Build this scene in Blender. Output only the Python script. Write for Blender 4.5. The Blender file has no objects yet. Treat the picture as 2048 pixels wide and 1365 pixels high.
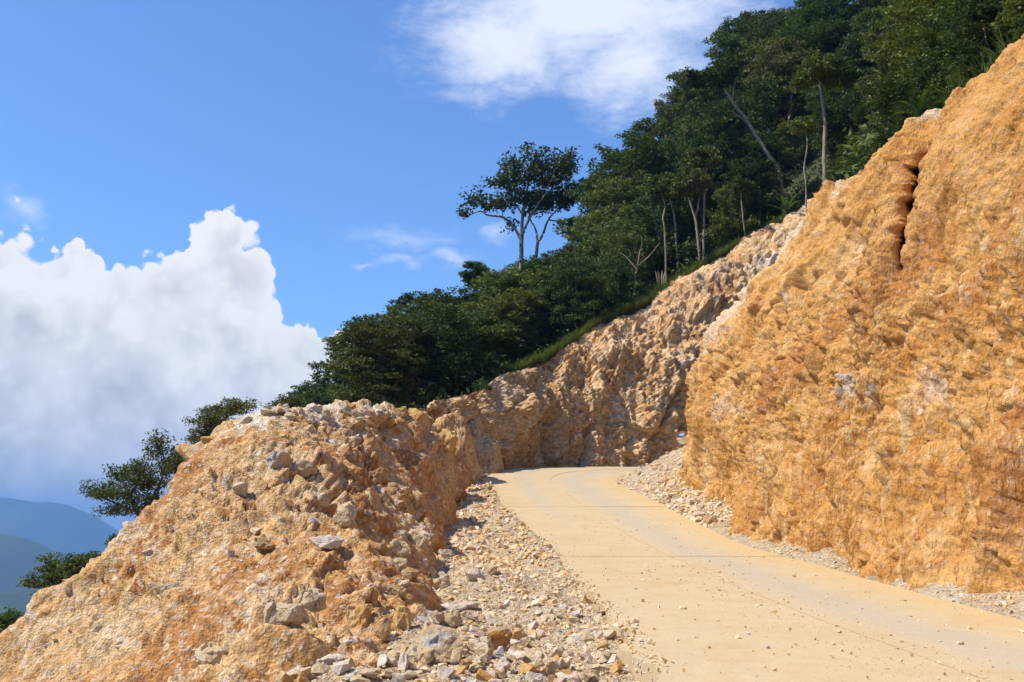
import bpy, bmesh, math, random
import numpy as np
from mathutils import Vector, Matrix

R = math.radians
rnd = random.Random(7)
rng = np.random.default_rng(11)
scene = bpy.context.scene
COL = scene.collection

# ------------------------------------------------------------------ camera, sky, sun, exposure
F, PY = 1900.0, 1060.0                       # focal length in photo pixels, row of the horizon
PITCH = math.atan((PY - 682.5) / F)
cp, sp = math.cos(PITCH), math.sin(PITCH)
cam_d = bpy.data.cameras.new('camera')
cam = bpy.data.objects.new('camera', cam_d)
COL.objects.link(cam)
cam.location = (0, 0, 0)
cam.rotation_euler = (math.pi / 2 + PITCH, 0, 0)
cam_d.sensor_width = 36.0
cam_d.lens = F / 2048 * 36.0
cam_d.clip_start = 0.1
cam_d.clip_end = 40000
scene.camera = cam

SUN_DIR = Vector((-0.57, -0.13, 0.81)).normalized()      # towards the sun
SUN_EL = math.asin(SUN_DIR.z)
SUN_ROT = math.atan2(SUN_DIR.x, SUN_DIR.y)

vs = scene.view_settings
vs.view_transform = 'Standard'
vs.look = 'None'
vs.gamma = 1.0
vs.use_curve_mapping = False
vs.exposure = 0.55

sun_d = bpy.data.lights.new('sun', 'SUN')
sun_d.energy = 4.4
sun_d.angle = R(0.53)
sun_d.color = (1.0, 0.94, 0.84)
sun = bpy.data.objects.new('sun', sun_d)
COL.objects.link(sun)
sun.rotation_euler = SUN_DIR.to_track_quat('Z', 'Y').to_euler()


class NT:
    """small helper to write node trees"""
    def __init__(self, tree):
        self.t = tree
        self.n = tree.nodes
        self.l = tree.links

    def add(self, kind, **kw):
        nd = self.n.new(kind)
        for k, v in kw.items():
            setattr(nd, k, v)
        return nd

    def put(self, sock, v):
        if isinstance(v, bpy.types.NodeSocket):
            self.l.new(v, sock)
        else:
            sock.default_value = v

    def m(self, op, a, b=0.0, c=0.0, clamp=False):
        nd = self.add('ShaderNodeMath', operation=op, use_clamp=clamp)
        self.put(nd.inputs[0], a)
        if len(nd.inputs) > 1:
            self.put(nd.inputs[1], b)
        if op in ('MULTIPLY_ADD', 'SMOOTH_MAX', 'SMOOTH_MIN', 'WRAP', 'COMPARE'):
            self.put(nd.inputs[2], c)
        return nd.outputs[0]

    def v(self, op, a, b=(0, 0, 0), scale=None):
        nd = self.add('ShaderNodeVectorMath', operation=op)
        self.put(nd.inputs[0], a)
        if op not in ('LENGTH', 'NORMALIZE', 'SCALE'):
            self.put(nd.inputs[1], b)
        if scale is not None:
            self.put(nd.inputs['Scale'], scale)
        return nd.outputs['Value'] if op in ('LENGTH', 'DISTANCE', 'DOT_PRODUCT') else nd.outputs[0]

    def noise(self, vec, scale, detail=4, rough=0.55, dist=0.0, dim='3D', lac=2.0):
        nd = self.add('ShaderNodeTexNoise', noise_dimensions=dim)
        if vec is not None:
            self.l.new(vec, nd.inputs['Vector'])
        nd.inputs['Scale'].default_value = scale
        nd.inputs['Detail'].default_value = detail
        nd.inputs['Roughness'].default_value = rough
        nd.inputs['Lacunarity'].default_value = lac
        nd.inputs['Distortion'].default_value = dist
        return nd.outputs['Fac']

    def vor(self, vec, scale, feature='F1', out='Distance', rand=1.0):
        nd = self.add('ShaderNodeTexVoronoi', feature=feature)
        if vec is not None:
            self.l.new(vec, nd.inputs['Vector'])
        nd.inputs['Scale'].default_value = scale
        nd.inputs['Randomness'].default_value = rand
        return nd.outputs[out]

    def ramp(self, fac, stops, interp='LINEAR'):
        nd = self.add('ShaderNodeValToRGB')
        nd.color_ramp.interpolation = interp
        e = nd.color_ramp.elements
        while len(e) < len(stops):
            e.new(0.5)
        for el, (p, c) in zip(e, stops):
            el.position = p
            el.color = (c, c, c, 1) if isinstance(c, (int, float)) else (*c, 1)
        self.put(nd.inputs[0], fac)
        return nd.outputs[0]

    def mix(self, fac, a, b, mode='MIX'):
        nd = self.add('ShaderNodeMix', data_type='RGBA', blend_type=mode)
        nd.clamp_factor = True
        self.put(nd.inputs[0], fac)
        for s, val in ((nd.inputs[6], a), (nd.inputs[7], b)):
            if isinstance(val, tuple) and len(val) == 3:
                val = (*val, 1)
            self.put(s, val)
        return nd.outputs[2]

    def sstep(self, x, lo, hi):
        nd = self.add('ShaderNodeMapRange', interpolation_type='SMOOTHSTEP')
        self.put(nd.inputs[0], x)
        nd.inputs[1].default_value = lo
        nd.inputs[2].default_value = hi
        return nd.outputs[0]

    def attr(self, name, out='Fac'):
        nd = self.add('ShaderNodeAttribute', attribute_name=name)
        return nd.outputs[out]


def ang(px, py):
    """azimuth and elevation (radians) of a point of the sky"""
    v = 682.5 - py
    d = (px - 1024, F * cp - v * sp, F * sp + v * cp)
    return math.atan2(d[0], d[1]), math.atan2(d[2], math.hypot(d[0], d[1]))


def build_world():
    w = bpy.data.worlds.new('World')
    scene.world = w
    w.use_nodes = True
    t = NT(w.node_tree)
    t.n.clear()
    sky = t.add('ShaderNodeTexSky', sky_type='NISHITA', sun_disc=False)
    sky.sun_elevation = SUN_EL
    sky.sun_rotation = SUN_ROT
    sky.altitude = 900
    sky.air_density = 1.0
    sky.dust_density = 0.35
    sky.ozone_density = 3.2
    tc = t.add('ShaderNodeTexCoord')
    d = t.v('NORMALIZE', tc.outputs['Generated'])
    sx = t.add('ShaderNodeSeparateXYZ')
    t.l.new(d, sx.inputs[0])
    az = t.m('ARCTAN2', sx.outputs[0], sx.outputs[1])
    el = t.m('ARCSINE', sx.outputs[2])
    cmb = t.add('ShaderNodeCombineXYZ')
    t.l.new(az, cmb.inputs[0])
    t.l.new(el, cmb.inputs[1])
    p0 = cmb.outputs[0]
    # billow warp of the angular position: cauliflower edges at several sizes
    wn = t.add('ShaderNodeTexNoise')
    wn.inputs['Scale'].default_value = 15
    wn.inputs['Detail'].default_value = 7
    wn.inputs['Roughness'].default_value = 0.6
    t.l.new(d, wn.inputs['Vector'])
    wv = t.v('SUBTRACT', wn.outputs['Color'], (0.5, 0.5, 0.5))
    p = t.v('ADD', p0, t.v('SCALE', wv, scale=0.055))
    # heaps of the cumulus bank: (photo column, photo row, radius in photo pixels)
    blobs = [(465, 470, 70), (470, 560, 85), (395, 560, 60), (350, 590, 90), (250, 640, 110), (150, 560, 62), (165, 520, 40),
             (90, 640, 110), (-30, 560, 95), (-110, 620, 190), (430, 700, 150), (520, 740, 120), (610, 690, 62), (680, 700, 60), (740, 760, 120),
             (250, 800, 220), (560, 880, 190), (50, 880, 220), (380, 960, 160), (700, 900, 150), (900, 900, 170), (150, 1000, 120)]
    fld = None
    for (bx, by, br) in blobs:
        a, e = ang(bx, by)
        dist = t.v('DISTANCE', p, (a, e, 0))
        k = t.m('MULTIPLY_ADD', dist, -1.0 / (br / F), 1.0)
        if fld is None:
            fld = k
        else:
            fld = t.m('SMOOTH_MAX', fld, k, 0.12)
    # the bank goes on round the horizon outside this stretch, broken up by slow noise
    bank = t.m('SUBTRACT', t.m('MULTIPLY_ADD', t.noise(d, 2.2, 3, 0.5), 1.1, -0.40), t.m('MULTIPLY', el, 1.35))
    side = t.sstep(t.m('ABSOLUTE', t.m('ADD', az, 0.1)), 0.62, 0.95)
    bank = t.m('MULTIPLY_ADD', t.m('SUBTRACT', bank, -1.0), side, -1.0)
    fld = t.m('SMOOTH_MAX', fld, bank, 0.1)
    n_hi = t.noise(d, 60, 6, 0.65)
    dw = t.v('ADD', d, t.v('SCALE', wv, scale=0.03))
    b1 = t.m('SUBTRACT', 0.42, t.vor(dw, 30, 'F1'))
    b2 = t.m('SUBTRACT', 0.42, t.vor(dw, 75, 'F1'))
    bill = t.m('MULTIPLY_ADD', b1, 0.5, t.m('MULTIPLY', b2, 0.3))
    f2 = t.m('MULTIPLY_ADD', t.m('SUBTRACT', n_hi, 0.5), 0.30, t.m('MULTIPLY_ADD', bill, 0.8, fld))
    dens = t.sstep(f2, 0.0, 0.10)
    # the shade of the heaps: soft grey hollows, greyer towards the base
    n_a = t.noise(d, 11, 5, 0.5, 0.4)
    off = t.v('ADD', d, (-0.016, 0.0, 0.020))
    n_b = t.noise(off, 11, 5, 0.5, 0.4)
    relief = t.m('SUBTRACT', n_a, n_b)
    low = t.sstep(el, 0.22, 0.0)
    hol = t.sstep(n_a, 0.42, 0.70)
    sh = t.m('MULTIPLY_ADD', hol, 0.50, t.m('MULTIPLY', low, 0.30))
    sh = t.m('MULTIPLY_ADD', relief, -1.6, sh)
    sh = t.m('MULTIPLY_ADD', bill, -0.95, sh)
    sh = t.m('MULTIPLY', sh, t.sstep(f2, 0.0, 0.55), clamp=True)
    ccol = t.mix(sh, (1.0, 1.0, 1.0), (0.46, 0.50, 0.56))
    # thin veil cloud high on the right and the wisps over the trees
    def veil(cx, cy, rx, ry, soft):
        a, e = ang(cx, cy)
        q = t.v('SUBTRACT', p, (a, e, 0))
        q = t.v('MULTIPLY', q, (F / rx, F / ry, 0))
        return t.m('SUBTRACT', 1.0, t.v('LENGTH', q))
    v1 = t.m('MAXIMUM', veil(1150, 10, 400, 170, 1), t.m('MAXIMUM', veil(1010, 95, 220, 110, 1), veil(1270, 120, 190, 120, 1)))
    st = t.add('ShaderNodeMapping')
    t.l.new(d, st.inputs[0])
    st.inputs['Scale'].default_value = (1, 1, 2.4)
    nv = t.noise(st.outputs[0], 10, 9, 0.68, 0.2)
    v1 = t.m('MULTIPLY_ADD', t.m('SUBTRACT', nv, 0.5), 1.9, v1)
    d1 = t.m('MULTIPLY', t.sstep(v1, -0.2, 0.9), 0.97)
    v2 = t.m('MAXIMUM', veil(810, 522, 70, 16, 1), t.m('MAXIMUM', veil(905, 515, 75, 22, 1), t.m('MAXIMUM', veil(735, 535, 36, 10, 1), veil(985, 468, 60, 30, 1))))
    v2 = t.m('MAXIMUM', v2, t.m('SUBTRACT', veil(800, 480, 200, 50, 1), 0.25))
    v2 = t.m('MAXIMUM', v2, veil(45, 425, 60, 42, 1))
    nw = t.noise(st.outputs[0], 24, 6, 0.65, 0.5)
    v2 = t.m('MULTIPLY_ADD', t.m('SUBTRACT', nw, 0.5), 1.8, v2)
    d2 = t.m('MULTIPLY', t.sstep(v2, 0.0, 1.3), 0.6)
    skyc = t.v('MULTIPLY', sky.outputs[0], SKY_TINT)
    K = 1.0 / SKY_STR
    c1 = t.mix(d1, skyc, (0.62 * K, 0.66 * K, 0.76 * K))
    c2 = t.mix(d2, c1, (0.60 * K, 0.66 * K, 0.76 * K))
    cc = t.v('SCALE', ccol, scale=0.71 * K)
    c3 = t.mix(dens, c2, cc)
    bg = t.add('ShaderNodeBackground')
    bg.inputs['Strength'].default_value = SKY_STR
    t.l.new(c3, bg.inputs['Color'])
    out = t.add('ShaderNodeOutputWorld')
    t.l.new(bg.outputs[0], out.inputs['Surface'])
    w.cycles.sampling_method = 'MANUAL'
    w.cycles.sample_map_resolution = 512


SKY_STR = 0.12
SKY_TINT = (0.80, 1.05, 1.32)
build_world()

scene.cycles.max_bounces = 6
scene.cycles.diffuse_bounces = 3
scene.cycles.transparent_max_bounces = 8
scene.cycles.volume_bounces = 0
scene.cycles.use_denoising = True


# ------------------------------------------------------------------ geometry of the view
def slope(px, py):
    """X/Y and Z/Y of the sight line through a photo pixel"""
    v = 682.5 - py
    den = F * cp - v * sp
    return (px - 1024) / den, (F * sp + v * cp) / den


def pt(px, py, Y):
    a, b = slope(px, py)
    return np.array((a * Y, Y, b * Y))


def to_px(P):
    P = np.asarray(P, float)
    x, y, z = P[..., 0], P[..., 1], P[..., 2]
    dep = y * cp + z * sp
    return 1024 + F * x / dep, 682.5 - F * (z * cp - y * sp) / dep


# ------------------------------------------------------------------ noise on arrays
_perm = np.random.default_rng(5).permutation(256)
_perm = np.concatenate([_perm, _perm, _perm]).astype(np.int32)
_g = np.random.default_rng(6).normal(size=(256, 3))
_g = (_g / np.linalg.norm(_g, axis=1)[:, None]).astype(np.float32)


def perlin(P):
    P = np.asarray(P, np.float32)
    fl = np.floor(P)
    f = P - fl
    i = fl.astype(np.int32) & 255
    u = f * f * f * (f * (f * 6 - 15) + 10)
    r = 0
    for dx in (0, 1):
        wx = u[:, 0] if dx else 1 - u[:, 0]
        a = _perm[(i[:, 0] + dx) & 255]
        for dy in (0, 1):
            wy = u[:, 1] if dy else 1 - u[:, 1]
            b = _perm[(a + i[:, 1] + dy) & 255]
            for dz in (0, 1):
                wz = u[:, 2] if dz else 1 - u[:, 2]
                g = _g[_perm[(b + i[:, 2] + dz) & 255]]
                dot = g[:, 0] * (f[:, 0] - dx) + g[:, 1] * (f[:, 1] - dy) + g[:, 2] * (f[:, 2] - dz)
                r = r + wx * wy * wz * dot
    return r * 1.5


def fbm(P, freq, octv=4, gain=0.5, ridge=False, seed=0):
    P = np.asarray(P, np.float32) * freq + seed * 17.31
    a, s, n = 1.0, 0.0, 0.0
    for _ in range(octv):
        q = perlin(P)
        if ridge:
            q = 1 - 2 * np.abs(q)
        s = s + a * q
        n += a
        a *= gain
        P = P * 2.03 + 11.7
    return s / n


_r = np.random.default_rng(8)
_rt = _r.random((256, 8)).astype(np.float32)


def cells(P, size, seed=0, stretch=(1, 1, 1), jit=0.9):
    """nearest and second cell of a jittered lattice: F1, F2, random numbers of the cell, offset from its centre"""
    P = np.asarray(P, np.float32) / (size * np.array(stretch, np.float32)) + seed * 7.77
    base = np.floor(P).astype(np.int32)
    n = len(P)
    f1 = np.full(n, 9e9, np.float32)
    f2 = np.full(n, 9e9, np.float32)
    idx = np.zeros(n, np.int32)
    off = np.zeros((n, 3), np.float32)
    fr = P - base
    for dx in (-1, 0, 1):
        a = _perm[(base[:, 0] + dx) & 255]
        for dy in (-1, 0, 1):
            b = _perm[(a + base[:, 1] + dy) & 255]
            for dz in (-1, 0, 1):
                h = _perm[(b + base[:, 2] + dz) & 255]
                o = np.stack([fr[:, 0] - dx - 0.5 - (_rt[h, 0] - .5) * jit,
                              fr[:, 1] - dy - 0.5 - (_rt[h, 1] - .5) * jit,
                              fr[:, 2] - dz - 0.5 - (_rt[h, 2] - .5) * jit], 1)
                dd = (o * o).sum(1)
                near = dd < f1
                f2 = np.where(near, f1, np.minimum(f2, dd))
                f1 = np.where(near, dd, f1)
                idx = np.where(near, h, idx)
                off[near] = o[near]
    return np.sqrt(f1), np.sqrt(f2), _rt[idx], off


def blocks(P, size, seed=0, stretch=(1, 1, 1), warp=0.14, tilt=1.0):
    """broken rock: every cell a facet of its own height and tilt, cracks between; returns height in units of size and tone"""
    W = P + np.stack([fbm(P, 1.2 / size, 2, seed=seed + k) for k in (1, 2, 3)], 1) * size * warp
    f1, f2, r, off = cells(W, size, seed, stretch)
    h = (r[:, 3] - .5) * 0.55 + ((r[:, 4:7] - .5) * off).sum(1) * 1.1 * tilt
    gap = f2 - f1
    crack = np.clip(1 - gap / 0.09, 0, 1)
    return h - crack * 0.16, r[:, 7], crack


# ------------------------------------------------------------------ meshes
def new_mesh(name, V, faces=None, quads=None, tris=None, smooth=False, attrs=None, mat=None):
    me = bpy.data.meshes.new(name)
    V = np.asarray(V, np.float32)
    if quads is not None or tris is not None:
        lv, ls = [], []
        k = 0
        if quads is not None and len(quads):
            q = np.asarray(quads, np.int32)
            lv.append(q.ravel())
            ls.append(np.arange(len(q), dtype=np.int32) * 4)
            k = q.size
        if tris is not None and len(tris):
            q = np.asarray(tris, np.int32)
            lv.append(q.ravel())
            ls.append(np.arange(len(q), dtype=np.int32) * 3 + k)
        lv, ls = np.concatenate(lv), np.concatenate(ls)
        me.vertices.add(len(V))
        me.vertices.foreach_set('co', V.ravel())
        me.loops.add(len(lv))
        me.loops.foreach_set('vertex_index', lv)
        me.polygons.add(len(ls))
        me.polygons.foreach_set('loop_start', ls)
        me.update(calc_edges=True)
    else:
        me.from_pydata([tuple(v) for v in V], [], faces)
    me.polygons.foreach_set('use_smooth', np.full(len(me.polygons), bool(smooth)))
    for k, a in (attrs or {}).items():
        at = me.attributes.new(k, 'FLOAT', 'POINT')
        at.data.foreach_set('value', np.asarray(a, np.float32).ravel())
    if mat:
        me.materials.append(mat)
    me.update()
    return me


def link(name, me, parent=None, label=None, cat=None, group=None, kind=None, loc=None):
    o = bpy.data.objects.new(name, me)
    COL.objects.link(o)
    if parent is not None:
        o.parent = parent
    if loc is not None:
        o.location = loc
    for k, v in (('label', label), ('category', cat), ('group', group), ('kind', kind)):
        if v:
            o[k] = v
    return o


def grid_quads(nu, nv):
    i = np.arange(nu * nv, dtype=np.int32).reshape(nu, nv)
    return np.stack([i[:-1, :-1].ravel(), i[1:, :-1].ravel(), i[1:, 1:].ravel(), i[:-1, 1:].ravel()], 1)


def grid_normals(G):
    du = np.gradient(G, axis=0)
    dv = np.gradient(G, axis=1)
    n = np.cross(du, dv)
    return n / (np.linalg.norm(n, axis=2)[..., None] + 1e-9)


def spline(xs, ys, x):
    """monotone cubic through points (arrays of any width)"""
    xs, ys = np.asarray(xs, float), np.asarray(ys, float)
    one = ys.ndim == 1
    if one:
        ys = ys[:, None]
    h = np.diff(xs)
    dl = np.diff(ys, axis=0) / h[:, None]
    m = np.zeros_like(ys)
    m[0], m[-1] = dl[0], dl[-1]
    a, b = dl[:-1], dl[1:]
    with np.errstate(divide='ignore', invalid='ignore'):
        hm = 2 * a * b / (a + b)
    m[1:-1] = np.where(a * b > 0, hm, 0)
    x = np.clip(np.asarray(x, float), xs[0], xs[-1])
    k = np.clip(np.searchsorted(xs, x, side='right') - 1, 0, len(h) - 1)
    t = ((x - xs[k]) / h[k])[:, None]
    hk = h[k][:, None]
    r = (2 * t**3 - 3 * t**2 + 1) * ys[k] + (t**3 - 2 * t**2 + t) * hk * m[k] + (-2 * t**3 + 3 * t**2) * ys[k + 1] + (t**3 - t**2) * hk * m[k + 1]
    return r[:, 0] if one else r


class RBF:
    """thin plate surface z(x, y) through given points"""
    def __init__(self, pts, lam=0.0):
        P = np.asarray(pts, float)
        self.c = P[:, :2]
        n = len(P)
        d = np.linalg.norm(self.c[:, None] - self.c[None], axis=2)
        K = self.k(d) + lam * np.eye(n)
        Q = np.concatenate([np.ones((n, 1)), self.c], 1)
        A = np.block([[K, Q], [Q.T, np.zeros((3, 3))]])
        s = np.linalg.lstsq(A, np.concatenate([P[:, 2], np.zeros(3)]), rcond=None)[0]
        self.w, self.p = s[:n], s[n:]

    @staticmethod
    def k(r):
        return np.where(r > 1e-9, r * r * np.log(r + 1e-12), 0)

    def __call__(self, x, y):
        x, y = np.asarray(x, float), np.asarray(y, float)
        s = self.p[0] + self.p[1] * x + self.p[2] * y
        for c, w in zip(self.c, self.w):
            s = s + w * self.k(np.hypot(x - c[0], y - c[1]))
        return s


def ss(x, a, b):
    t = np.clip((np.asarray(x, float) - a) / (b - a), 0, 1)
    return t * t * (3 - 2 * t)


# ------------------------------------------------------------------ materials
def mat_new(name):
    m = bpy.data.materials.new(name)
    m.use_nodes = True
    t = NT(m.node_tree)
    t.n.clear()
    out = t.add('ShaderNodeOutputMaterial')
    b = t.add('ShaderNodeBsdfPrincipled')
    t.l.new(b.outputs[0], out.inputs[0])
    return m, t, b, out


def rock_mat(name, cols, grey=(0.42, 0.405, 0.38), soil=(0.36, 0.165, 0.055), pale=(0.58, 0.47, 0.34), streak=False, grain=30.0, bump=0.8, chips=0.4):
    m, t, b, out = mat_new(name)
    geo = t.add('ShaderNodeNewGeometry')
    P = geo.outputs['Position']
    tone = t.attr('tone')
    n1 = t.noise(P, 0.55, 5, 0.6, 0.3)
    n2 = t.noise(P, 4.0, 5, 0.65)
    n3 = t.noise(P, 19.0, 4, 0.7)
    f = t.m('MULTIPLY_ADD', n1, 0.9, t.m('MULTIPLY_ADD', tone, 0.42, t.m('MULTIPLY', n2, 0.55)))
    f = t.m('SUBTRACT', f, 0.44)
    c = t.ramp(f, [(i / (len(cols) - 1) * 0.7 + 0.15, cc) for i, cc in enumerate(cols)])
    c = t.mix(t.sstep(t.m('ADD', t.attr('pale'), t.m('MULTIPLY_ADD', n2, 0.8, -0.4)), 0.42, 0.75), c, pale)
    c = t.mix(t.m('MULTIPLY', t.sstep(t.m('ADD', t.attr('grey'), t.m('MULTIPLY_ADD', n2, 1.1, -0.55)), 0.45, 0.7), 0.8), c, grey)
    c = t.mix(t.m('MULTIPLY', t.sstep(t.m('ADD', t.attr('soil'), t.m('MULTIPLY_ADD', n2, 0.7, -0.35)), 0.35, 0.75), 0.85), c, soil)
    if streak:
        mp = t.add('ShaderNodeMapping')
        t.l.new(P, mp.inputs[0])
        mp.inputs['Scale'].default_value = (5.5, 5.5, 0.26)
        s = t.noise(mp.outputs[0], 1.0, 4, 0.6)
        c = t.mix(t.m('MULTIPLY', t.sstep(s, 0.54, 0.68), t.m('MULTIPLY', t.attr('streak'), 0.7)), c, (0.68, 0.49, 0.24))
        c = t.mix(t.m('MULTIPLY', t.sstep(s, 0.45, 0.33), t.m('MULTIPLY', t.attr('streak'), 0.55)), c, (0.36, 0.155, 0.035))
    c = t.mix(0.55, c, t.ramp(n3, [(0.25, 0.55), (0.5, 0.98), (0.75, 1.35)]), 'MULTIPLY')
    # chips of stone in the matrix, each with its own tone
    chip = t.add('ShaderNodeSeparateColor')
    t.l.new(t.vor(P, grain * 0.55, 'F1', 'Color'), chip.inputs[0])
    c = t.mix(t.m('MULTIPLY', t.sstep(chip.outputs[0], 0.62, 0.8), chips), c, t.mix(chip.outputs[1], cols[1], (0.66, 0.55, 0.42)))
    c = t.mix(chips * 0.9, c, t.ramp(chip.outputs[2], [(0.0, 0.62), (0.5, 1.0), (1.0, 1.28)]), 'MULTIPLY')
    t.l.new(c, b.inputs['Base Color'])
    b.inputs['Roughness'].default_value = 0.92
    b.inputs['Specular IOR Level'].default_value = 0.15
    if streak:
        mp2 = t.add('ShaderNodeMapping')
        t.l.new(P, mp2.inputs[0])
        mp2.inputs['Scale'].default_value = (1, 1, 0.45)
        P = mp2.outputs[0]
    v = t.vor(P, grain, 'F1')
    h = t.m('MULTIPLY_ADD', n3, 1.0, t.m('MULTIPLY', v, 0.5))
    h = t.m('MULTIPLY_ADD', chip.outputs[2], 0.55 * chips, h)
    h = t.m('MULTIPLY_ADD', t.noise(P, grain * 0.28, 5, 0.68), 1.6, h)
    if streak:
        mp3 = t.add('ShaderNodeMapping')
        t.l.new(geo.outputs['Position'], mp3.inputs[0])
        mp3.inputs['Scale'].default_value = (11, 11, 0.7)
        sv = t.noise(mp3.outputs[0], 1.0, 4, 0.65)
        h = t.m('MULTIPLY_ADD', sv, t.m('MULTIPLY', t.attr('streak'), 1.2), h)
    bp = t.add('ShaderNodeBump')
    bp.inputs['Strength'].default_value = bump
    bp.inputs['Distance'].default_value = 0.055
    t.l.new(h, bp.inputs['Height'])
    t.l.new(bp.outputs[0], b.inputs['Normal'])
    return m


OCHRE = [(0.39, 0.160, 0.036), (0.53, 0.248, 0.060), (0.60, 0.305, 0.085), (0.65, 0.375, 0.135), (0.69, 0.49, 0.26)]
TAN = [(0.41, 0.180, 0.055), (0.54, 0.290, 0.100), (0.61, 0.375, 0.165), (0.65, 0.46, 0.26), (0.68, 0.56, 0.41)]
BROWN = [(0.44, 0.20, 0.062), (0.58, 0.315, 0.120), (0.65, 0.405, 0.190), (0.69, 0.48, 0.28), (0.71, 0.57, 0.42)]
M_WALL = rock_mat('ochre_cut_rock', OCHRE, streak=True, bump=0.85, grain=22, pale=(0.68, 0.50, 0.32), soil=(0.42, 0.172, 0.045), chips=0.25)
M_BACK = rock_mat('brown_cut_rock', BROWN, grain=13, chips=0.75)
M_MOUND = rock_mat('tan_broken_rock', TAN, grain=30, chips=0.75, pale=(0.70, 0.59, 0.44), grey=(0.45, 0.435, 0.41), soil=(0.42, 0.185, 0.055))
M_GROUND = rock_mat('pale_gravel_ground', [(0.48, 0.31, 0.15), (0.58, 0.43, 0.25), (0.63, 0.50, 0.33), (0.66, 0.56, 0.42)], grain=38, bump=1.0, chips=0.8)


def stone_mat():
    """loose stones: every stone has a colour of its own"""
    m, t, b, out = mat_new('loose_stone')
    oi = t.add('ShaderNodeObjectInfo')
    geo = t.add('ShaderNodeNewGeometry')
    tc = t.add('ShaderNodeTexCoord')
    P = geo.outputs['Position']
    r = t.m('FRACT', t.m('ADD', oi.outputs['Random'], t.attr('tone')))
    c = t.ramp(r, [(0.0, (0.56, 0.31, 0.115)), (0.18, (0.64, 0.43, 0.20)), (0.42, (0.66, 0.50, 0.29)), (0.64, (0.69, 0.56, 0.38)),
                   (0.84, (0.65, 0.46, 0.27)), (0.96, (0.58, 0.52, 0.44)), (1.0, (0.42, 0.42, 0.42))])
    n = t.noise(P, 9.0, 5, 0.65)
    n3 = t.noise(P, 34.0, 4, 0.7)
    c = t.mix(t.m('MULTIPLY', t.sstep(n, 0.48, 0.68), 0.55), c, (0.55, 0.33, 0.13))
    c = t.mix(0.5, c, t.ramp(n3, [(0.25, 0.55), (0.5, 1.0), (0.75, 1.3)]), 'MULTIPLY')
    t.l.new(c, b.inputs['Base Color'])
    b.inputs['Roughness'].default_value = 0.9
    b.inputs['Specular IOR Level'].default_value = 0.2
    bp = t.add('ShaderNodeBump')
    bp.inputs['Strength'].default_value = 0.5
    bp.inputs['Distance'].default_value = 0.02
    t.l.new(t.m('ADD', n3, n), bp.inputs['Height'])
    t.l.new(bp.outputs[0], b.inputs['Normal'])
    return m


M_STONE = stone_mat()


def boulder_mat(name, base, patch, amount=0.5, scale=3.5):
    m, t, b, out = mat_new(name)
    tc = t.add('ShaderNodeNewGeometry')
    P = tc.outputs['Position']
    n = t.noise(P, scale, 6, 0.62, 0.4)
    n2 = t.noise(P, scale * 3, 5, 0.68)
    n3 = t.noise(P, 46, 4, 0.7)
    c = t.mix(t.m('MULTIPLY', t.sstep(n, 0.62 - amount * 0.3, 0.72 - amount * 0.2), 0.9), base, patch)
    c = t.mix(t.m('MULTIPLY', t.sstep(n2, 0.5, 0.7), 0.5), c, (0.60, 0.47, 0.30))
    c = t.mix(0.6, c, t.ramp(n3, [(0.25, 0.5), (0.5, 1.0), (0.75, 1.3)]), 'MULTIPLY')
    t.l.new(c, b.inputs['Base Color'])
    b.inputs['Roughness'].default_value = 0.9
    b.inputs['Specular IOR Level'].default_value = 0.2
    bp = t.add('ShaderNodeBump')
    bp.inputs['Strength'].default_value = 0.7
    bp.inputs['Distance'].default_value = 0.03
    t.l.new(t.m('ADD', n3, t.m('MULTIPLY', n2, 2.0)), bp.inputs['Height'])
    t.l.new(bp.outputs[0], b.inputs['Normal'])
    return m


BM = {
    'grey': boulder_mat('grey_mottled_rock', (0.52, 0.37, 0.20), (0.37, 0.36, 0.345), 0.5),
    'tan': boulder_mat('tan_rock', (0.56, 0.41, 0.23), (0.58, 0.47, 0.33), 0.5),
    'rust': boulder_mat('rust_rock', (0.50, 0.25, 0.08), (0.42, 0.18, 0.06), 0.5),
    'pale': boulder_mat('pale_rock', (0.62, 0.52, 0.40), (0.56, 0.46, 0.38), 0.5),
    'pink': boulder_mat('pinkish_rock', (0.58, 0.41, 0.30), (0.60, 0.48, 0.38), 0.5),
    'ochre': boulder_mat('ochre_rock', (0.54, 0.30, 0.09), (0.58, 0.40, 0.18), 0.45),
    'blue': boulder_mat('blue_grey_rock', (0.43, 0.43, 0.43), (0.34, 0.345, 0.35), 0.5),
    'brown': boulder_mat('brown_rock', (0.42, 0.25, 0.11), (0.50, 0.36, 0.20), 0.5),
}


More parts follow.
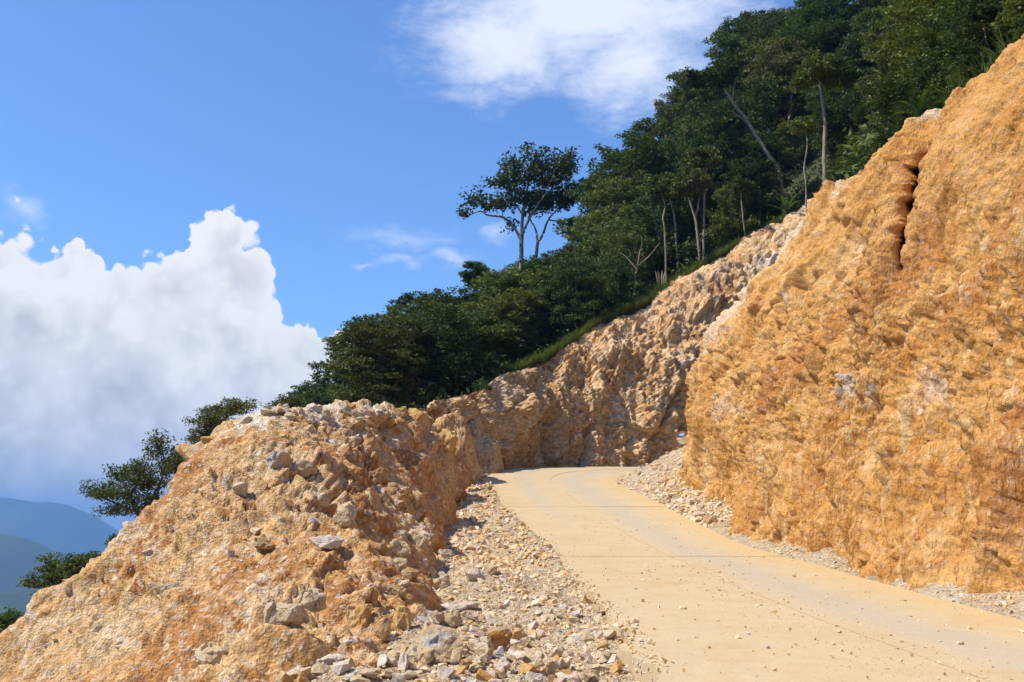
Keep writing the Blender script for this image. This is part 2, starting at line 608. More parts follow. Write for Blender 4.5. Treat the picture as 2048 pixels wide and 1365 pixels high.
def road_mat():
    m, t, b, out = mat_new('dusty_concrete')
    geo = t.add('ShaderNodeNewGeometry')
    P = geo.outputs['Position']
    w = t.attr('across')          # 0 at the left edge, 1 at the right edge
    n1 = t.noise(P, 0.7, 5, 0.6, 0.5)
    n2 = t.noise(P, 6.0, 5, 0.65)
    n3 = t.noise(P, 55.0, 3, 0.7)
    ww = t.m('MULTIPLY_ADD', t.m('SUBTRACT', n1, 0.5), 0.16, w)
    def track(c, wd):
        return t.sstep(t.m('ABSOLUTE', t.m('SUBTRACT', ww, c)), wd, 0.0)
    tr = t.m('MAXIMUM', t.m('MULTIPLY', track(0.66, 0.17), 1.0), t.m('MULTIPLY', track(0.27, 0.10), t.attr('far')))
    tr = t.m('MULTIPLY', tr, t.m('MULTIPLY_ADD', n2, 0.9, 0.42))
    dust = t.ramp(n1, [(0.3, (0.48, 0.352, 0.19)), (0.55, (0.515, 0.395, 0.232)), (0.75, (0.47, 0.325, 0.16))])
    c = t.mix(t.m('MULTIPLY', tr, 0.75), dust, (0.42, 0.36, 0.26))
    edge = t.sstep(ww, 0.80, 0.97)
    c = t.mix(t.m('MULTIPLY', edge, 0.55), c, (0.55, 0.36, 0.15))
    # grit pressed into the crown of the road between the wheel tracks
    gr = t.vor(P, 34.0, 'F1', 'Color')
    sp_ = t.add('ShaderNodeSeparateColor')
    t.l.new(gr, sp_.inputs[0])
    gd = t.vor(P, 34.0, 'F1', 'Distance')
    band = t.m('MULTIPLY_ADD', track(0.47, 0.16), 0.22, 0.07)
    g = t.m('MULTIPLY', t.m('LESS_THAN', sp_.outputs[0], band), t.sstep(gd, 0.38, 0.22))
    c = t.mix(t.m('MULTIPLY', g, 0.65), c, t.ramp(sp_.outputs[1], [(0.0, (0.24, 0.19, 0.14)), (0.6, (0.45, 0.36, 0.25)), (1.0, (0.62, 0.55, 0.45))]))
    c = t.mix(0.35, c, t.ramp(n3, [(0.3, 0.72), (0.5, 1.0), (0.7, 1.2)]), 'MULTIPLY')
    c = t.mix(0.4, c, t.ramp(n2, [(0.25, 0.8), (0.5, 1.0), (0.75, 1.12)]), 'MULTIPLY')
    t.l.new(c, b.inputs['Base Color'])
    b.inputs['Roughness'].default_value = 0.9
    b.inputs['Specular IOR Level'].default_value = 0.2
    bp = t.add('ShaderNodeBump')
    bp.inputs['Strength'].default_value = 0.35
    bp.inputs['Distance'].default_value = 0.012
    t.l.new(t.m('ADD', t.m('MULTIPLY', g, 1.3), t.m('MULTIPLY_ADD', n2, 1.2, n3)), bp.inputs['Height'])
    t.l.new(bp.outputs[0], b.inputs['Normal'])
    return m


M_ROAD = road_mat()


def leaf_mat(name, a, bcol, c, trans=0.25):
    m, t, b, out = mat_new(name)
    oi = t.add('ShaderNodeObjectInfo')
    tint = t.attr('tint')
    f = t.m('MULTIPLY_ADD', oi.outputs['Random'], 0.75, t.m('MULTIPLY_ADD', tint, 0.5, -0.12))
    col = t.ramp(f, [(0.08, a), (0.5, bcol), (0.95, c)])
    t.l.new(col, b.inputs['Base Color'])
    b.inputs['Roughness'].default_value = 0.6
    b.inputs['Specular IOR Level'].default_value = 0.18
    tr = t.add('ShaderNodeBsdfTranslucent')
    t.l.new(t.mix(1.0, col, (1.1, 1.25, 0.5), 'MULTIPLY'), tr.inputs[0])
    mx = t.add('ShaderNodeMixShader')
    mx.inputs[0].default_value = trans
    t.l.new(b.outputs[0], mx.inputs[1])
    t.l.new(tr.outputs[0], mx.inputs[2])
    t.l.new(mx.outputs[0], out.inputs[0])
    return m


M_LEAF = leaf_mat('forest_leaves', (0.028, 0.048, 0.013), (0.062, 0.094, 0.022), (0.14, 0.15, 0.034))
M_LEAF_OLIVE = leaf_mat('olive_leaves', (0.040, 0.056, 0.016), (0.082, 0.098, 0.026), (0.15, 0.145, 0.042))
M_LEAF_BRIGHT = leaf_mat('fresh_leaves', (0.04, 0.078, 0.018), (0.065, 0.115, 0.026), (0.11, 0.155, 0.04), 0.3)
M_LEAF_MID = leaf_mat('mid_green_leaves', (0.038, 0.068, 0.017), (0.086, 0.122, 0.029), (0.16, 0.17, 0.045))
M_GRASS = leaf_mat('grass_blades', (0.07, 0.10, 0.022), (0.12, 0.15, 0.036), (0.24, 0.22, 0.08), 0.3)
M_PLUME = leaf_mat('grass_plumes', (0.38, 0.29, 0.17), (0.45, 0.36, 0.24), (0.5, 0.42, 0.3), 0.3)


def bark_mat(name, a, b_):
    m, t, b, out = mat_new(name)
    tc = t.add('ShaderNodeTexCoord')
    P = tc.outputs['Object']
    mp = t.add('ShaderNodeMapping')
    t.l.new(P, mp.inputs[0])
    mp.inputs['Scale'].default_value = (4, 4, 1.2)
    n = t.noise(mp.outputs[0], 2.0, 5, 0.65)
    t.l.new(t.mix(t.sstep(n, 0.35, 0.68), a, b_), b.inputs['Base Color'])
    b.inputs['Roughness'].default_value = 0.9
    bp = t.add('ShaderNodeBump')
    bp.inputs['Strength'].default_value = 0.5
    bp.inputs['Distance'].default_value = 0.03
    t.l.new(n, bp.inputs['Height'])
    t.l.new(bp.outputs[0], b.inputs['Normal'])
    return m


M_BARK = bark_mat('dark_bark', (0.06, 0.045, 0.03), (0.14, 0.11, 0.08))
M_BARK_PALE = bark_mat('pale_bark', (0.17, 0.12, 0.07), (0.36, 0.275, 0.19))


def plain(name, col, rough=0.6, metal=0.0):
    m, t, b, out = mat_new(name)
    tc = t.add('ShaderNodeTexCoord')
    n = t.noise(tc.outputs['Object'], 14.0, 4, 0.6)
    t.l.new(t.mix(0.4, (*col, 1), t.ramp(n, [(0.3, 0.75), (0.7, 1.15)]), 'MULTIPLY'), b.inputs['Base Color'])
    b.inputs['Roughness'].default_value = rough
    b.inputs['Metallic'].default_value = metal
    return m


# ------------------------------------------------------------------ the road: edges and rise
LE = [(1310, 1365, 7.65), (1240, 1240, 11.3), (1140, 1150, 17.2), (1100, 1090, 23.6), (1003, 1010, 31.5), (974, 958, 41.0), (990, 942, 46.5), (1060, 936, 50.0), (1160, 934, 52.0), (1260, 935, 53.2)]
LP = np.array([pt(*q) for q in LE])
EY = np.concatenate([[-12, 0], LP[:, 1], [60, 90]])
EZ = np.concatenate([[-2.0, -1.55], LP[:, 2], [LP[-1, 2] + 0.25, LP[-1, 2] + 0.2]])


def E(y):
    """height of the road surface (the camera's eye is at 0)"""
    y = np.asarray(y, float)
    return spline(EY, EZ, y.ravel()).reshape(y.shape)


def solve(px, py, y0=4.0, y1=46.0):
    b = slope(px, py)[1]
    ys = np.linspace(y0, y1, 2400)
    d = b * ys - E(ys)
    k = np.where(d > 0)[0] if d[0] < 0 else np.where(d < 0)[0]
    Y = ys[k[0]] if len(k) else ys[np.argmin(abs(d))]
    return pt(px, py, Y)


REp = [(2048, 1242), (1640, 1130), (1480, 1088), (1415, 1056), (1335, 1016), (1222, 962)]
RP = np.array([solve(*q) for q in REp])
BEND = 37.0
lx = lambda y: np.interp(y, np.concatenate([[-12, 0], LP[:6, 1]]), np.concatenate([[1.05, 1.1], LP[:6, 0]]))
rx = lambda y: np.interp(y, np.concatenate([[-12, 2], RP[:, 1]]), np.concatenate([[6.9, 7.0], RP[:, 0]]))
ys_ = np.arange(-10, BEND + 0.01, 0.25)
Lst = np.stack([lx(ys_), ys_], 1)
Rst = np.stack([rx(ys_), ys_], 1)


def resample(P, n):
    P = np.asarray(P, float)
    s = np.concatenate([[0], np.cumsum(np.linalg.norm(np.diff(P, axis=0), axis=1))])
    q = np.linspace(0, s[-1], n)
    return spline(s, P, q)


nb = 110
Lb = resample(np.concatenate([[[lx(BEND), BEND]], LP[5:, :2], [[14, 54.2], [22, 55.0]]]), nb)
Rb = resample([[rx(BEND), BEND], [4.25, 39.5], [4.9, 41.5], [6.2, 43.6], [9, 45.2], [14, 46.2], [22, 46.8]], nb)
LEFT = np.concatenate([Lst, Lb[1:]])
RIGHT = np.concatenate([Rst, Rb[1:]])
NS = len(LEFT)
print('right edge', RP.round(2).tolist())


def road_pt(i, t):
    i = np.asarray(i, float)
    k = np.clip(np.floor(i).astype(int), 0, NS - 2)
    f = (i - k)[..., None]
    a = LEFT[k] * (1 - f) + LEFT[k + 1] * f
    b = RIGHT[k] * (1 - f) + RIGHT[k + 1] * f
    t = np.asarray(t)[..., None]
    return a * (1 - t) + b * t


def build_road():
    road = link('road', None, kind='structure')
    road.empty_display_size = 0.5
    bounds = [0, 24, 44, 64, 84, 104, 124, 144, 164, 182, 202, 222, 244, 268, NS - 1]
    for r in range(len(bounds) - 1):
        a, b = bounds[r], bounds[r + 1]
        for lane in (0, 1):
            t0, t1 = (0.0, 0.4991) if lane == 0 else (0.5009, 1.0)
            nu, nv = 40, 22
            ii = np.linspace(a + 0.007, b - 0.007, nu)
            tt = np.linspace(t0, t1, nv)
            I, T = np.meshgrid(ii, tt, indexing='ij')
            if lane == 0:      # broken, wandering outer edge
                jag = perlin(np.stack([ii * 0.21, ii * 0 + 3.3, ii * 0 + 0], 1)) * 0.045 + perlin(np.stack([ii * 1.1, ii * 0 + 8.3, ii * 0], 1)) * 0.016
                T = T + jag[:, None] * (1 - (T - t0) / (t1 - t0)) ** 3
            XY = road_pt(I, T)
            Z = E(XY[..., 1])
            Q = np.stack([XY[..., 0].ravel() * 1.3, XY[..., 1].ravel() * 1.3, np.zeros(nu * nv)], 1)
            Z = Z + (fbm(Q, 0.6, 3) * 0.012).reshape(Z.shape) + rnd.uniform(-.006, .006)
            top = np.concatenate([XY, Z[..., None]], 2)
            V = [top.reshape(-1, 3)]
            Qd = [grid_quads(nu, nv)[:, ::-1]]
            idx = np.arange(nu * nv).reshape(nu, nv)
            ring = np.concatenate([idx[:, 0], idx[-1, 1:], idx[-2::-1, -1], idx[0, -2:0:-1]])
            low = V[0][ring].copy()
            low[:, 2] -= 0.24
            base = nu * nv
            n = len(ring)
            j = np.arange(n)
            Qd.append(np.stack([ring[j], ring[(j + 1) % n], base + (j + 1) % n, base + j], 1))
            V.append(low)
            T2 = np.concatenate([T.ravel(), T.ravel()[ring]])
            far = ss(np.concatenate([XY[..., 1].ravel(), low[:, 1]]), 24, 36)
            me = new_mesh('concrete_slab', np.concatenate(V), quads=np.concatenate(Qd), smooth=False, attrs={'across': T2, 'far': far}, mat=M_ROAD)
            link('concrete_slab', me, road)


build_road()

# ------------------------------------------------------------------ height fields: gravel ground and the left mound
TOE = np.array([(0, -2.6), (6, -2.2), (8.5, -1.6), (11.5, -1.2), (15, -1.75), (19, -2.15), (24, -2.3), (30, -2.5), (36, -2.6), (41, -1.9), (44, -1.2), (60, -1.0)])
toe = lambda y: np.interp(y, TOE[:, 0], TOE[:, 1])


def ground_base(x, y):
    e = E(y)
    l = np.where(y < 46, lx(np.clip(y, -12, 41)), -9)
    r = np.where(y < 40, rx(np.clip(y, -12, 40)), 99)
    z = e - 0.16
    # left shoulder
    s = np.clip((l - x), 0, 9)
    step = np.interp(y, [0, 9, 14, 17, 20, 30, 40], [-0.24, -0.20, -0.13, -0.03, 0.02, 0.05, 0.06])
    dip = np.interp(y, [0, 9, 16, 24, 34, 44], [-0.10, -0.03, 0.0, -0.10, -0.10, 0.05])
    zl = e + step + dip * ss(s, 0.2, 1.6) + 0.10 * np.sin(x * 2.1 + y * 0.9) * ss(s, 0.3, 1.2)
    zl = zl + 0.30 * np.exp(-((x + 1.2) / 0.9) ** 2 - ((y - 8.3) / 1.1) ** 2) + 0.22 * np.exp(-((x + 0.9) / 1.0) ** 2 - ((y - 15.5) / 2.2) ** 2)
    # further left, in front of the mound, the ground drops away
    zl = zl - 0.42 * np.clip(-1.6 - x, 0, 40) * ss(-x, 1.6, 3.0)
    z = np.where(x < l, zl, z)
    # foot of the right wall: rubble, heaped where the wall ends
    q = np.clip(x - r, 0, 6)
    up = np.interp(y, [0, 20, 26, 30, 34, 38, 42], [0.18, 0.18, 0.25, 0.42, 0.52, 0.5, 0.45])
    zr = e + 0.03 * ss(q, 0, .25) + up * np.clip(q - 0.12, 0, 5)
    z = np.where(x > r, zr, z)
    return z


MPTS = []
for q in [(520, 826, 18.2), (610, 820, 21.5), (700, 822, 25), (770, 820, 28.5), (840, 820, 32), (910, 815, 39), (980, 806, 46),
          (450, 850, 17.2), (400, 900, 16.4), (330, 980, 15.6), (230, 1080, 14.6), (100, 1180, 14.0), (0, 1265, 13.8), (-120, 1370, 13.6),
          (0, 1365, 13.0), (200, 1365, 12.0), (330, 1365, 11.2), (450, 1365, 10.2), (200, 1250, 13.0), (330, 1250, 12.2), (330, 1110, 13.8),
          (450, 1240, 11.6), (450, 1110, 13.0), (440, 1000, 14.4), (470, 920, 15.4), (500, 870, 16.2),
          (600, 1260, 10.4), (600, 1180, 11.8), (600, 1090, 13.2), (600, 1000, 14.6), (580, 920, 15.7), (570, 860, 17.0),
          (700, 1180, 12.2), (720, 1090, 14.0), (720, 1000, 16.0), (690, 930, 17.6), (640, 880, 17.6), (780, 1010, 18.6), (840, 1040, 21),
          (750, 880, 23), (810, 900, 26), (850, 950, 29), (860, 870, 33), (925, 880, 41), (720, 850, 23.5), (800, 850, 28.5), (700, 1270, 10.6), (800, 1150, 13.6)]:
    MPTS.append(pt(*q))
for x, y, z in [(-7.5, 22, 1.6), (-9.5, 20, -0.6), (-9, 17.5, -0.9), (-12, 20, -3.2), (-7.4, 27, 1.9), (-6.5, 34, 3.0), (-5.5, 42, 4.6), (-11, 30, -1.0), (-10, 40, 1.2),
                (-9, 50, 4.0), (-16, 20, -7.5), (-16, 34, -4.5), (-12, 13.5, -6.0), (-10, 9, -6.5), (-6, 8, -3.8), (-4, 6.5, -2.9), (-8, 4, -6.5), (-16, 8, -11)]:
    MPTS.append(np.array((x, y, z)))
for y, x in TOE[2:-1]:
    g = float(ground_base(np.array([x]), np.array([y]))[0])
    MPTS.append(np.array((x, y, g)))
    MPTS.append(np.array((x + 0.9, y, g - 0.75)))
mound_h = RBF(MPTS, 0.02)


def nonuni(a, b, n, p):
    """spacing that grows with distance"""
    t = np.linspace(0, 1, n)
    return a + (b - a) * (t + p * t * t) / (1 + p)


class Field:
    """grid over the ground kept for look-ups"""
    def __init__(self, xs, ys, G):
        self.xs, self.ys, self.G = xs, ys, G

    def z(self, x, y):
        i = np.clip(np.searchsorted(self.xs, x) - 1, 0, len(self.xs) - 2)
        j = np.clip(np.searchsorted(self.ys, y) - 1, 0, len(self.ys) - 2)
        u = np.clip((x - self.xs[i]) / (self.xs[i + 1] - self.xs[i]), 0, 1)
        v = np.clip((y - self.ys[j]) / (self.ys[j + 1] - self.ys[j]), 0, 1)
        Z = self.G
        r = Z[i, j] * (1 - u) * (1 - v) + Z[i + 1, j] * u * (1 - v) + Z[i, j + 1] * (1 - u) * v + Z[i + 1, j + 1] * u * v
        return np.where((x < self.xs[0]) | (x > self.xs[-1]) | (y < self.ys[0]) | (y > self.ys[-1]), -99, r)


# ground
gx = np.linspace(-8, 11, 290)
gy = nonuni(-6, 60, 420, 2.5)
X, Y = np.meshgrid(gx, gy, indexing='ij')
Z = ground_base(X, Y)
Pg = np.stack([X.ravel(), Y.ravel(), Z.ravel()], 1)
onroad = (X > lx(np.clip(Y, -12, 41)) - 0.02) & (X < np.where(Y < 40, rx(np.clip(Y, -12, 40)) + 0.05, 99))
onroad |= (Y > 41) & (X > -1.3)
rough = (~onroad).ravel() * 1.0
hb, tone_g, _ = blocks(Pg, 0.33, 3)
dz = fbm(Pg, 1.1, 3) * 0.09 + hb * 0.10 + fbm(Pg, 6, 3) * 0.035
Z = Z + (dz * rough).reshape(Z.shape)
Z = np.where(onroad, np.minimum(Z, E(Y) - 0.04), Z)
GROUND = Field(gx, gy, Z)
Pg[:, 2] = Z.ravel()
link('gravel_ground', new_mesh('gravel_ground', Pg, quads=grid_quads(len(gx), len(gy)),
     attrs={'tone': tone_g, 'grey': fbm(Pg, 0.8, 3) * 0.6 + 0.12, 'soil': ss(fbm(Pg, 0.5, 3, seed=4), 0.15, 0.5) * 0.7, 'pale': 0.25 + fbm(Pg, .7, 2, seed=2) * 0.3}, smooth=True, mat=M_GROUND), kind='structure')

# mound
mx_ = np.concatenate([np.linspace(-15, -9.2, 50)[:-1], np.linspace(-9.2, 0.4, 430)])
my = nonuni(5.5, 50, 690, 2.4)
X, Y = np.meshgrid(mx_, my, indexing='ij')
Z = mound_h(X, Y)
Z = Z - 3.2 * ss(X - toe(Y), 0.35, 1.5) - 5.0 * ss(X + 2.3, 0, 1.3) * ss(Y, 44.5, 48)
MSKY = np.array([(-400, 1560), (-200, 1425), (0, 1275), (100, 1188), (230, 1088), (330, 992), (400, 912), (450, 862), (520, 832), (600, 826), (700, 826), (840, 826), (930, 818), (980, 810), (1010, 800), (1100, 800)], float)
cpx = 1024 + F * (X / Y) / (cp + sp * 0.02)
lim_ = slope(0, np.interp(cpx, MSKY[:, 0], MSKY[:, 1]))[1] * Y
lim_ = lim_ - 0.10 - 0.16 * np.clip(Y - np.interp(cpx, [0, 330, 450, 520, 840, 980], [13.8, 15.6, 17.2, 18.2, 32, 46]), 0, 9)
Z = np.minimum(Z, lim_)
G = np.stack([X, Y, Z], 2)
N = grid_normals(G)
Pm = G.reshape(-1, 3)
ppx, ppy = to_px(Pm)
h1, t1, c1 = blocks(Pm, 1.25, 1, (1, 1, 0.8))
h2, t2, c2 = blocks(Pm, 0.46, 2)
h3, t3, c3 = blocks(Pm, 0.17, 5)
big = fbm(Pm, 0.33, 3, seed=3)
gul = fbm(Pm * np.array([1, 1, 0.45]), 0.9, 4, 0.55, True, seed=9)
scree = ss(big, 0.05, 0.4)                     # smoother slopes of fine debris
top = ss(Pm[:, 2] - np.interp(Pm[:, 1], [10, 18, 32, 46], [0, 1.9, 3.8, 5.6]), -0.3, 0.25)
sm = np.clip(1 - 0.65 * scree - 0.4 * top, 0.2, 1)
steep = ss(0.75 - N.reshape(-1, 3)[:, 2], 0, 0.35)
frac = ss(fbm(Pm, 0.45, 3, seed=71), -0.10, 0.20)       # where solid rock shows
h4, t4, c4 = blocks(Pm, 0.075, 6)
rw = to_px(Pm)[0]
left_scree = ss(300 - rw, -80, 160) * ss(fbm(Pm, 0.5, 2, seed=75) + 0.45, 0.0, 0.4)
frac = frac * (1 - 0.55 * left_scree)
rot = np.array([[0.82, -0.40, -0.42], [0.40, 0.91, 0.0], [0.42, -0.15, 0.90]])
Pr = Pm @ rot.T
st = fbm(Pr * np.array([0.35, 1.0, 1.7]), 1.1, 4, 0.6, True, seed=76)
hs, ts, cs = blocks(Pr, 0.62, 15, (1.9, 1.0, 0.6))
d = h1 * (0.06 + 0.34 * frac) * sm + hs * (0.03 + 0.26 * frac) + h2 * (0.02 + 0.14 * frac) + h3 * (0.035 + 0.055 * frac) + h4 * 0.035 * (1 - 0.6 * steep) + (gul - 0.35) * 0.34 * sm + (st - .3) * 0.20 * (0.3 + 0.7 * frac) + big * 0.34 + fbm(Pm, 5, 3, 0.6) * 0.05
d = d * (1 - 0.45 * ss(Pm[:, 1], 32, 44))
hold = ss(Pm[:, 2] - Pm[:, 2].min(), 0, 1)
Pd = Pm + N.reshape(-1, 3) * d[:, None] * np.clip(np.sign(N.reshape(-1, 3)[:, 2:3]), -1, 1)
MOUND = Field(mx_, my, Pd[:, 2].reshape(X.shape))
soil_m = ss(fbm(Pm, 0.55, 4, seed=12) + 0.30 * c1 + 0.25 * cs - 0.2 * top - 0.10 * frac - 0.1 * left_scree, 0.03, 0.24)
grey_m = ss(fbm(Pm, 0.5, 3, seed=21), 0.22, 0.55) * 0.6 + (t3 > 0.9) * 0.5 * frac
link('rocky_mound', new_mesh('rocky_mound', Pd, quads=grid_quads(len(mx_), len(my)),
     attrs={'tone': 0.25 * t1 + 0.3 * t2 + 0.3 * t3 + 0.15 * t4, 'soil': soil_m, 'grey': grey_m * (1 - soil_m), 'pale': np.clip(scree * 0.25 + top * 0.55 + left_scree * 0.18 + (ts - .5) * 0.7 + 0.5 * fbm(Pm, 1.3, 3, seed=78), 0, 1)},
     smooth=True, mat=M_MOUND), kind='structure')


# ------------------------------------------------------------------ the right wall
WALL_STN = [  # Y, then X, Z of the profile from the foot up
    (-4, [(8.1, -1.9), (8.3, 0.5), (8.5, 2.6), (8.8, 4.6), (9.2, 6.4), (9.8, 8.2)]),
    (12.5, [(6.5, -1.15), (6.85, 1.0), (7.35, 2.9), (7.8, 4.8), (8.2, 6.6), (9.0, 8.6)]),
    (16, [(6.45, -0.95), (6.8, 1.2), (7.28, 3.1), (7.8, 5.0), (8.3, 6.8), (9.3, 8.8)]),
    (20.5, [(6.35, -0.7), (6.68, 1.3), (7.15, 3.2), (7.8, 5.2), (8.5, 7.2), (9.75, 9.4)]),
    (25, [(6.1, -0.3), (6.4, 1.6), (6.85, 3.5), (7.55, 5.5), (8.4, 7.6), (9.8, 9.9)]),
    (29, [(6.15, 0.2), (6.35, 2.0), (6.65, 3.9), (7.4, 5.9), (8.6, 8.1), (10.0, 10.6)]),
    (32, [(6.05, 0.7), (6.25, 2.5), (6.3, 4.4), (7.2, 6.5), (9.0, 8.8), (10.9, 11.2)]),
    (34, [(5.9, 1.2), (6.4, 3.0), (6.7, 4.9), (7.8, 7.0), (9.9, 9.4), (11.8, 11.7)]),
    (35.5, [(6.5, 1.6), (7.3, 3.4), (7.9, 5.2), (9.2, 7.4), (11.2, 9.8), (13.2, 12.2)]),
    (37.5, [(9.0, 2.2), (9.6, 4.0), (10.0, 5.8), (11.0, 7.8), (12.6, 10.2), (14.6, 13.2)]),
    (40, [(16, 2.8), (16.4, 4.6), (16.8, 6.6), (17.3, 8.8), (18, 11.4), (19, 15.0)]),
]


def build_wall():
    nu, nv = 640, 420
    ys = np.array([s[0] for s in WALL_STN], float)
    prof = np.array([s[1] for s in WALL_STN], float)           # stations x 6 x 2
    vv = np.linspace(0, 1, nv)
    pr = np.stack([spline(np.linspace(0, 1, 6), p, vv) for p in prof])   # stations x nv x 2
    # steps along the wall: fine where it is seen
    s = np.concatenate([np.linspace(-4, 11, 60)[:-1], np.linspace(11, 17.8, 125)[:-1], np.linspace(17.8, 20.2, 125)[:-1], np.linspace(20.2, 34, 260)[:-1], np.linspace(34, 40, 75)])
    Q = spline(ys, pr.reshape(len(ys), -1), s).reshape(len(s), nv, 2)
    foot = E(np.minimum(s, 46))
    G = np.stack([Q[..., 0], np.repeat(s[:, None], nv, 1), Q[..., 1]], 2)
    G[:, :, 2] -= 0.35 * (1 - ss(vv, 0, 0.3))[None]
    N = -grid_normals(G)
    if N[200, 100, 0] > 0:
        N = -N
    P = G.reshape(-1, 3)
    n = N.reshape(-1, 3)
    v = np.tile(vv, len(s))
    up = ss(v, 0.45, 0.75)                                   # above: leaning bedding; below: scraped face
    # bucket-scraped grooves: tall and narrow
    gr = fbm(P * np.array([1, 1, 0.10]), 2.6, 4, 0.6, seed=31)
    gr2 = fbm(P * np.array([1, 1, 0.16]), 7.0, 3, 0.6, True, seed=32)
    # slanting bedding in the upper part
    a = R(38)
    bed = P @ np.array([[1, 0, 0], [0, math.cos(a), -math.sin(a)], [0, math.sin(a), math.cos(a)]]).T
    bd = fbm(bed * np.array([1, 0.30, 1.6]), 0.9, 5, 0.58, True, seed=33)
    h1, t1, c1 = blocks(P, 1.5, 11, (1, 1.1, 1.7), 0.2)
    h2, t2, c2 = blocks(P, 0.42, 12, (1, 1, 2.6), 0.2)
    hu, tu, cu = blocks(bed, 0.45, 14, (1.5, 3.6, 0.8), 0.12)
    h3, t3, c3 = blocks(P, 0.17, 13, (1, 1, 1.8), 0.2)
    lump = fbm(P, 0.38, 2, 0.5, seed=35)
    Pv = P + np.stack([0 * v, 0.10 * P[:, 2] + fbm(P, 0.5, 2, seed=37) * 0.25, 0 * v], 1)
    hv, tv, cv = blocks(Pv, 0.24, 17, (2.5, 1, 7.5), 0.08)
    hw, tw, cw = blocks(Pv, 0.55, 18, (2, 1, 4.0), 0.10)
    mask_b = ss(fbm(P, 0.35, 3, seed=36), -0.1, 0.25)
    # the parts of the face: smeared clay, cream upper shoulder, broken rock, scraped near block
    wx, wy = to_px(P)
    wob = fbm(P, 0.5, 3, seed=90) * 90
    t_ = np.clip((wx - 1500) / 380, 0, 1)
    smear = np.exp(-((wy - (850 - 370 * t_) + wob) / 75) ** 2) * ss(wx, 1480, 1560) * ss(1900 - wx, 0, 60)
    cream = ss((850 - 0.98 * (wx - 1500)) - wy + wob * 0.5, 40, 130) * ss(1720 - wx, 0, 120) * ss(wy, 430, 480)
    chunk = np.exp(-((wx - 1750 + wob * .5) / 130) ** 2 - ((wy - 730 + wob) / 150) ** 2)
    nearb = ss(wx + wob * 0.4, 1840, 1900) * ss(1250 - wy, 0, 300)
    mask_b = np.clip(mask_b * (0.25 + 0.5 * up) + chunk * 0.8, 0, 1) * (1 - 0.85 * smear) * (1 - 0.45 * cream) * (1 - 0.65 * nearb)
    nU = len(s)

    def soft(a, k):
        a = a.reshape(nU, nv)
        for _ in range(k):
            a = (np.concatenate([a[:1], a[:-1]]) + 2 * a + np.concatenate([a[1:], a[-1:]])) / 4
            a = (np.concatenate([a[:, :1], a[:, :-1]], 1) + 2 * a + np.concatenate([a[:, 1:], a[:, -1:]], 1)) / 4
        return a.ravel()
    h1, hu = soft(h1, 1), soft(hu, 1)
    hl, tl, cl = blocks(bed, 1.15, 16, (1, 1.7, 0.8), 0.2)
    hl = soft(hl, 2)
    d = lump * 0.60 * (1 - 0.6 * ss(v, 0.75, 0.95)) + gr * 0.62 * (1 - 0.75 * up) + (gr2 - .3) * 0.20 * (1 - 0.75 * up) + (bd - .35) * 0.22 * up
    d += h1 * 0.46 * (0.2 + 0.8 * mask_b) + (hv * 0.15 + hw * 0.26) * (1 - 0.8 * up) * (0.55 + 0.45 * mask_b) + h2 * 0.16 * chunk + hu * 0.24 * up * (0.3 + 0.7 * mask_b) + hl * 0.42 * ss(v, 0.25, 0.5) * (0.15 + 0.85 * ss(P[:, 1], 17.0, 19.5)) + h3 * 0.06 * (0.25 + 0.75 * mask_b) + fbm(P * np.array([1, 1, 0.3]), 5, 3, 0.55, seed=38) * 0.03
    # fissure high on the near part, the far side standing proud of the near side
    yc = np.interp(P[:, 2], [2, 4.5, 5.6, 6.6, 7.4, 9.0], [18.3, 18.4, 18.6, 18.8, 19.15, 19.8]) + fbm(P, 0.7, 2, seed=40) * 0.35 + fbm(P, 3.5, 3, seed=42) * 0.10
    act = ss(P[:, 2], 3.4, 5.2) * ss(9.3 - P[:, 2], 0.2, 1.2)
    d += 0.50 * ss(P[:, 1] - yc, 0.0, 0.28) * act * np.exp(-np.clip(P[:, 1] - yc, 0, 9) / 2.2)
    slit = np.exp(-((P[:, 1] - yc + 0.05) / 0.085) ** 2) * ss(P[:, 2], 4.9, 6.0) * ss(8.4 - P[:, 2], 0.0, 0.9)
    # hollow under the lump beside it
    d -= 0.30 * np.exp(-((P[:, 1] - 20.2) / 0.8) ** 2 - ((P[:, 2] - 6.1) / 0.4) ** 2)
    # second long joint lower down and a shallow gully
    y2 = 15.6 + fbm(P * np.array([1, 1, .5]), 0.6, 2, seed=41) * 0.5
    d -= 0.30 * np.exp(-((P[:, 1] - y2) / 0.10) ** 2) * ss(5.4 - P[:, 2], 0, 1) * ss(P[:, 2], 1.5, 2.6)
    V = P + n * d[:, None]
    V += slit[:, None] * np.array([[0.62, 1.25, 0.35]])      # a deep cleft running obliquely into the rock
    V[:, 1] -= 0.10 * ss(P[:, 1] - yc, 0.0, 0.28) * np.exp(-np.clip(P[:, 1] - yc, 0, 9) / 0.5) * act
    st = (1 - up) * (1 - 0.6 * smear)
    soil = ss(fbm(bed * np.array([1, .35, 1.1]), 0.6, 4, seed=43), 0.05, 0.4) * 0.65 + 0.85 * smear + 0.42 * nearb - 0.5 * cream - 0.4 * chunk
    pale = ss(fbm(P, 0.5, 4, seed=44), 0.12, 0.5) * 0.55 + 0.42 * ss(v, 0.9, 1.0) + 0.5 * ss(P[:, 1], 28, 33) * ss(v, 0.3, 0.7)
    pale = pale + 0.24 * cream + 0.36 * chunk
    grey = (tl > 0.8) * 0.55 * chunk + 0.25 * chunk
    me = new_mesh('rock_cut_wall', V, quads=grid_quads(len(s), nv), attrs={'tone': 0.25 * t1 + 0.3 * np.where(up > .5, tu, tv) + 0.25 * tw + 0.2 * t3, 'soil': soil, 'pale': pale, 'grey': grey, 'streak': st}, smooth=True, mat=M_WALL)
    link('rock_cut_wall', me, kind='structure')


